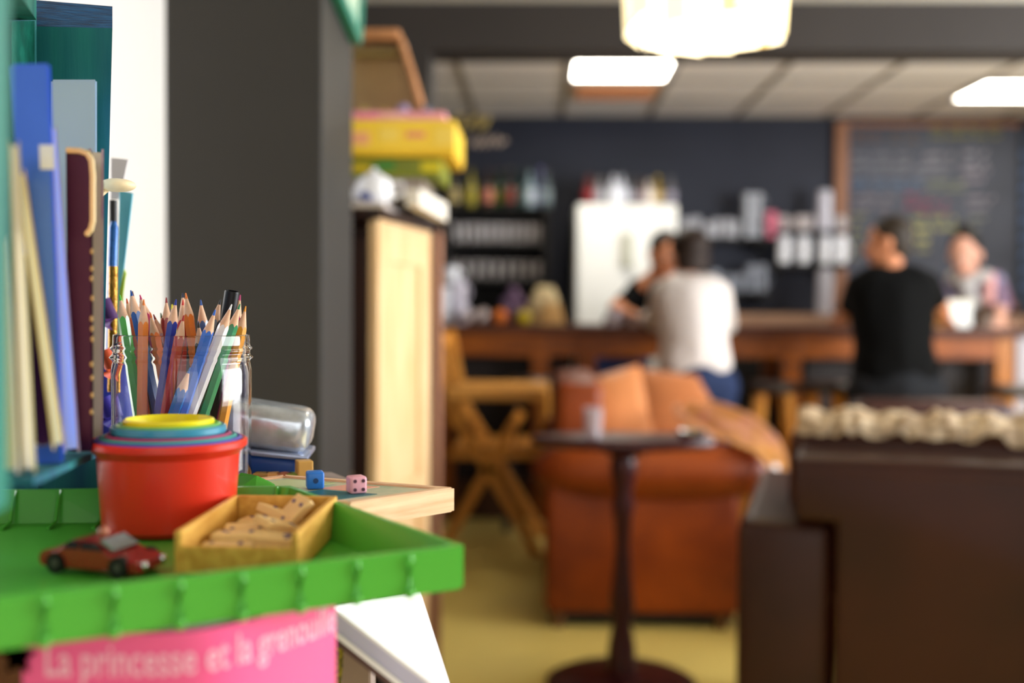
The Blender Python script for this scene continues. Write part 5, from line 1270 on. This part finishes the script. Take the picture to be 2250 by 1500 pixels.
for v in bm.verts:
    x, y = v.co.x, v.co.y
    p, nv = along(s0+x*sc_); v.co = p+nv*.0004+Vector((0, 0, zbase+y*hs))
obj('title_lettering', bm, mat('title_white', '#f6b8d4', .5), t)
# dark band with yellow star at left
bm = ribbon(sp_[:int(len(sp_)*.22)], zbt+.002, ztp-.002, 0.0002, .0008)
pl = [p for p in sp_ if p.x < aY(66, 1450, Yp0).x]
bm.free(); bm = ribbon(pl, zbt+.002, ztp-.002, .0002, .0006); obj('printed_band', bm, mat('band_dark', '#5a3418', .5), t)
bm = B(); c0 = aY(38, 1444, Yp0-.002); vs = [bm.verts.new(c0+Vector(((.0085 if k % 2 == 0 else .004)*math.cos(PI/2+k*PI/5), 0, (.0085 if k % 2 == 0 else .004)*math.sin(PI/2+k*PI/5)))) for k in range(10)]
f_ = bm.faces.new(vs); bmesh.ops.solidify(bm, geom=[f_], thickness=.0004); obj('printed_star', bm, mat('star_yellow', '#c8b41c', .5), t)

# ================================================================== WHITE BOOK leaning under the tray
t = thing('white_book', 'white hardback book tilted under the right end of the green tray', 'book', tuple(aY(900, 1400, .64)))
A0, A1, A2, A3 = aY(735, 1322, .60), aY(925, 1300, .68), aY(1000, 1545, .60), aY(850, 1420, .52)
A3 = aY(990, 1530, .56)
topq = [aY(730, 1333, .60), aY(924, 1300, .70), aY(1010, 1570, .66), aY(985, 1530, .575)]
nrm = (topq[1]-topq[0]).cross(topq[3]-topq[0]).normalized()
if nrm.z < 0: nrm = -nrm
def lay(o0, o1, ins=0):
    c0 = sum(topq, Vector())/4; q0 = [p.lerp(c0, ins) for p in topq]
    return hexa(B(), [p-nrm*o0 for p in q0], [p-nrm*o1 for p in q0])
obj('front_cover', lay(0, .0016), mat('book_white', '#f6f4f8', .3), t)
obj('pages', lay(.0017, .0095, .012), mat('book_pages', '#c9c6e2', .7, noise=(20, .08)), t)
obj('back_cover', lay(.0096, .0128), mat('book_white', '#f6f4f8', .3), t)
obj('spine_strip', lay(.0129, .016, .004), mat('book_brown', '#5c4440', .6), t)
# green and yellow rolled strap edge
bm = B(); tube(bm, [aY(744, 1420, .63), aY(742, 1470, .63), aY(736, 1530, .63)], .003, 8)
tag(obj('braided_cord', bm, mat('cord_lime', '#a8a02c', .7, noise=(400, .6), col2='#3c3a2c'), None, True, tuple(aY(736, 1530, .63))), 'yellow green braided cord hanging beside the pink book', 'cord')

# ================================================================== TEAL BOOKSHELF
t = thing('teal_bookshelf', 'teal stained wooden bookshelf at the left edge', 'bookshelf', (-.35, .6, 0))
Yp1 = .765
def pq(px, py, Y0): return aY(px, py, Y0)
q0 = [pq(78, 1075, Yp1), pq(221, 1085, Yp1), pq(247, 62, Yp1), pq(78, 58, Yp1)]
q0[0].z = q0[1].z = TZ+.001
bk = [p+Vector((-.014, .02, 0)) for p in q0]
bm = hexa(B(), q0, bk); obj('post', bm, M_teal, t)
q1 = [pq(78, 58, Yp1), pq(247, 66, Yp1), pq(247, 14, Yp1+.03), pq(78, 0, Yp1+.03)]
bm = hexa(B(), q1, [p+Vector((-.01, .012, -.004)) for p in q1]); obj('post_end', bm, M_teal_end, t)
# near upright
nq = [pq(-60, 1150, .36), pq(18, 1110, .38), pq(22, -60, .38), pq(-60, -60, .36)]
bm = hexa(B(), nq, [p+Vector((-.02, .03, 0)) for p in nq]); obj('upright', bm, M_green_wood, t)
# lower near foot (slanted)
nq = [pq(-60, 1200, .46), pq(4, 1165, .46), pq(36, 1040, .50), pq(-60, 1040, .46)]
# rear left panel between upright and post
rq = [pq(-80, 1075, .70), pq(84, 1075, .76), pq(80, -60, .76), pq(-80, -60, .70)]
bm = hexa(B(), rq, [p+Vector((-.01, .015, 0)) for p in rq]); obj('back_panel', bm, M_teal, t)
# top cross board
tq = [pq(-40, -40, .5), pq(26, -40, .5), pq(80, 44, .74), pq(-60, 44, .74)]
bm = hexa(B(), tq, [p+Vector((0, 0, .018)) for p in tq]); obj('top_shelf', bm, M_green_wood, t)
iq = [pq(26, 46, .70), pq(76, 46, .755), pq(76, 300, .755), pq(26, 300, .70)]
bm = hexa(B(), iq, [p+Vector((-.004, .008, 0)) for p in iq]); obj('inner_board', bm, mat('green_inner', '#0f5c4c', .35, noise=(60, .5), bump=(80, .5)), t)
# ledge
zl_ = None
lq = [pq(-60, 1046, .47), pq(74, 1046, .47), pq(216, 990, .70), pq(-20, 990, .70)]
def zled(y): return lq[0].z+(lq[2].z-lq[0].z)*(y-.47)/.23
lq[1].z = lq[0].z; lq[3].z = lq[2].z
bm = hexa(B(), lq, [p-Vector((0, 0, .004)) for p in lq]); obj('book_ledge', bm, M_teal, t)

# books: front quad px (tl,tr,br,bl) at depth Y, extruded away along the line of sight
def book(quad, Y0, depth, cover, pages, label, spine_mark=None, lean=(-.40, 1), side=None):
    c0 = aY(sum(p[0] for p in quad)/4, 700, Y0); dv = Vector((c0.x, Y0, 0)).normalized()*depth
    Q = [aY(x, y, Y0) for x, y in quad]
    for i in (2, 3): Q[i].z = max(Q[i].z, zled(Y0)+.0005)
    t = thing('book', label, 'book', tuple((Q[2]+Q[3])/2))
    tl, tr, br, bl_ = Q; f = .16
    def strip(u0, u1, o, zin=0, d0=0, d1=1):
        q0 = [tl.lerp(tr, u0), tl.lerp(tr, u1), bl_.lerp(br, u1), bl_.lerp(br, u0)]
        if zin: q0[0] = q0[0]-Vector((0, 0, zin)); q0[1] = q0[1]-Vector((0, 0, zin)); q0[2] = q0[2]+Vector((0, 0, zin)); q0[3] = q0[3]+Vector((0, 0, zin))
        return hexa(B(), [p+dv*d0 for p in q0], [p+dv*d1 for p in q0])
    if pages:
        bm = strip(0, f, 0); obj('cover', bm, cover, t); bm = strip(1-f, 1, 0); obj('cover', bm, side or cover, t)
        obj('pages', strip(f, 1-f, 0, .002, .015, .98), pages, t)
        obj('spine', strip(f, 1-f, 0, 0, .97, 1.0), cover, t)
    else:
        bm = strip(0, 1, 0); bmesh.ops.bevel(bm, geom=bm.edges[:], offset=.0012, segments=2, affect='EDGES'); obj('spine', bm, cover, t)
        obj('pages', strip(.1, .9, 0, -.0006, .1, .9), paint('#e8e0d0', .8), t)
    return t, Q, dv
Pg = mat('page_cream', '#f0e6d0', .8, noise=(3, .1)); PgW = mat('page_white', '#f4f4f4', .8)
book([(112, 174), (213, 174), (213, 960), (112, 960)], .71, .05, mat('cover_lightblue', '#b4d0ea', .4), None, 'tall light blue book at the back beside the teal post')
b1 = book([(196, 326), (228, 328), (226, 975), (198, 975)], .66, .04, mat('cover_rosy', '#c8a0b8', .4, noise=(60, .4), col2='#e8dcc8'), Pg, 'slim rosy cream book between the plum book and the teal post')
t_, Q, dv = book([(145, 328), (203, 328), (205, 992), (150, 992)], .62, .05, mat('cover_plum', '#3a0c34', .4), None, 'dark plum book with cream arched border')
# cream arch border on the plum cover
bm = B(); pts = [aY(x, y, .6185) for x, y in ((147, 330), (175, 331), (192, 337), (201, 352), (204, 385), (204, 440), (204, 485), (200, 503), (192, 513))]; [(cone(bm, a_, b_, .0017, .0017, 8), ball(bm, b_, .0017)) for a_, b_ in zip(pts, pts[1:])]; obj('cover_border', bm, paint('#d8c08c', .5), t_, True)
bm = B()
for y in (552, 590, 612, 655, 700, 722, 745, 800, 830, 868, 905): ball(bm, aY(202+random.uniform(-1, 1), y, .6185), .0011, .0006, .0018)
obj('spine_lettering', bm, paint('#a08858', .5), t_, True)
t_, Q, dv = book([(112, 272), (124, 276), (176, 992), (140, 996)], .58, .05, mat('cover_white_lavender', '#f0ecf8', .35), PgW, 'slim white and lavender book leaning left of the plum book', side=mat('cover_peach', '#e8b898', .4))
t_, Q, dv = book([(22, 140), (110, 138), (140, 1018), (78, 1030)], .545, .06, mat('cover_blue', '#4878f4', .35, noise=(20, .12)), None, 'tall bright blue book with a white label')
bm = hexa(B(), [aY(86, 318, .5445), aY(118, 318, .5445), aY(120, 372, .5445), aY(88, 372, .5445)], [aY(86, 318, .546), aY(118, 318, .546), aY(120, 372, .546), aY(88, 372, .546)]); obj('paper_label', bm, paint('#e4e8f4', .6), t_)
book([(22, 140), (42, 140), (60, 640), (30, 640)], .535, .02, mat('cover_navyblue', '#1e4478', .35), None, 'dark blue slim book against the bright blue one') if False else None
book([(50, 560), (66, 562), (112, 978), (78, 980)], .52, .05, mat('cover_purple', '#4a2468', .4), None, 'purple book wedged behind the cream edged book')
book([(34, 374), (54, 372), (142, 978), (116, 990)], .505, .05, mat('cover_cream', '#e8d49c', .4), PgW, 'cream book leaning to the right against the purple book', side=mat('cover_gold', '#d8b868', .4))
book([(19, 308), (42, 310), (80, 1040), (44, 1042)], .485, .05, mat('cover_olive', '#a08c3c', .4), Pg, 'olive and cream book near the left edge', side=mat('cover_sand', '#c8bc84', .4))
book([(2, 520), (20, 520), (42, 1040), (0, 1042)], .475, .04, mat('cover_white', '#fbfbf8', .3), mat('page_sand', '#d8c890', .7), 'white book at the far left edge beside the green upright')
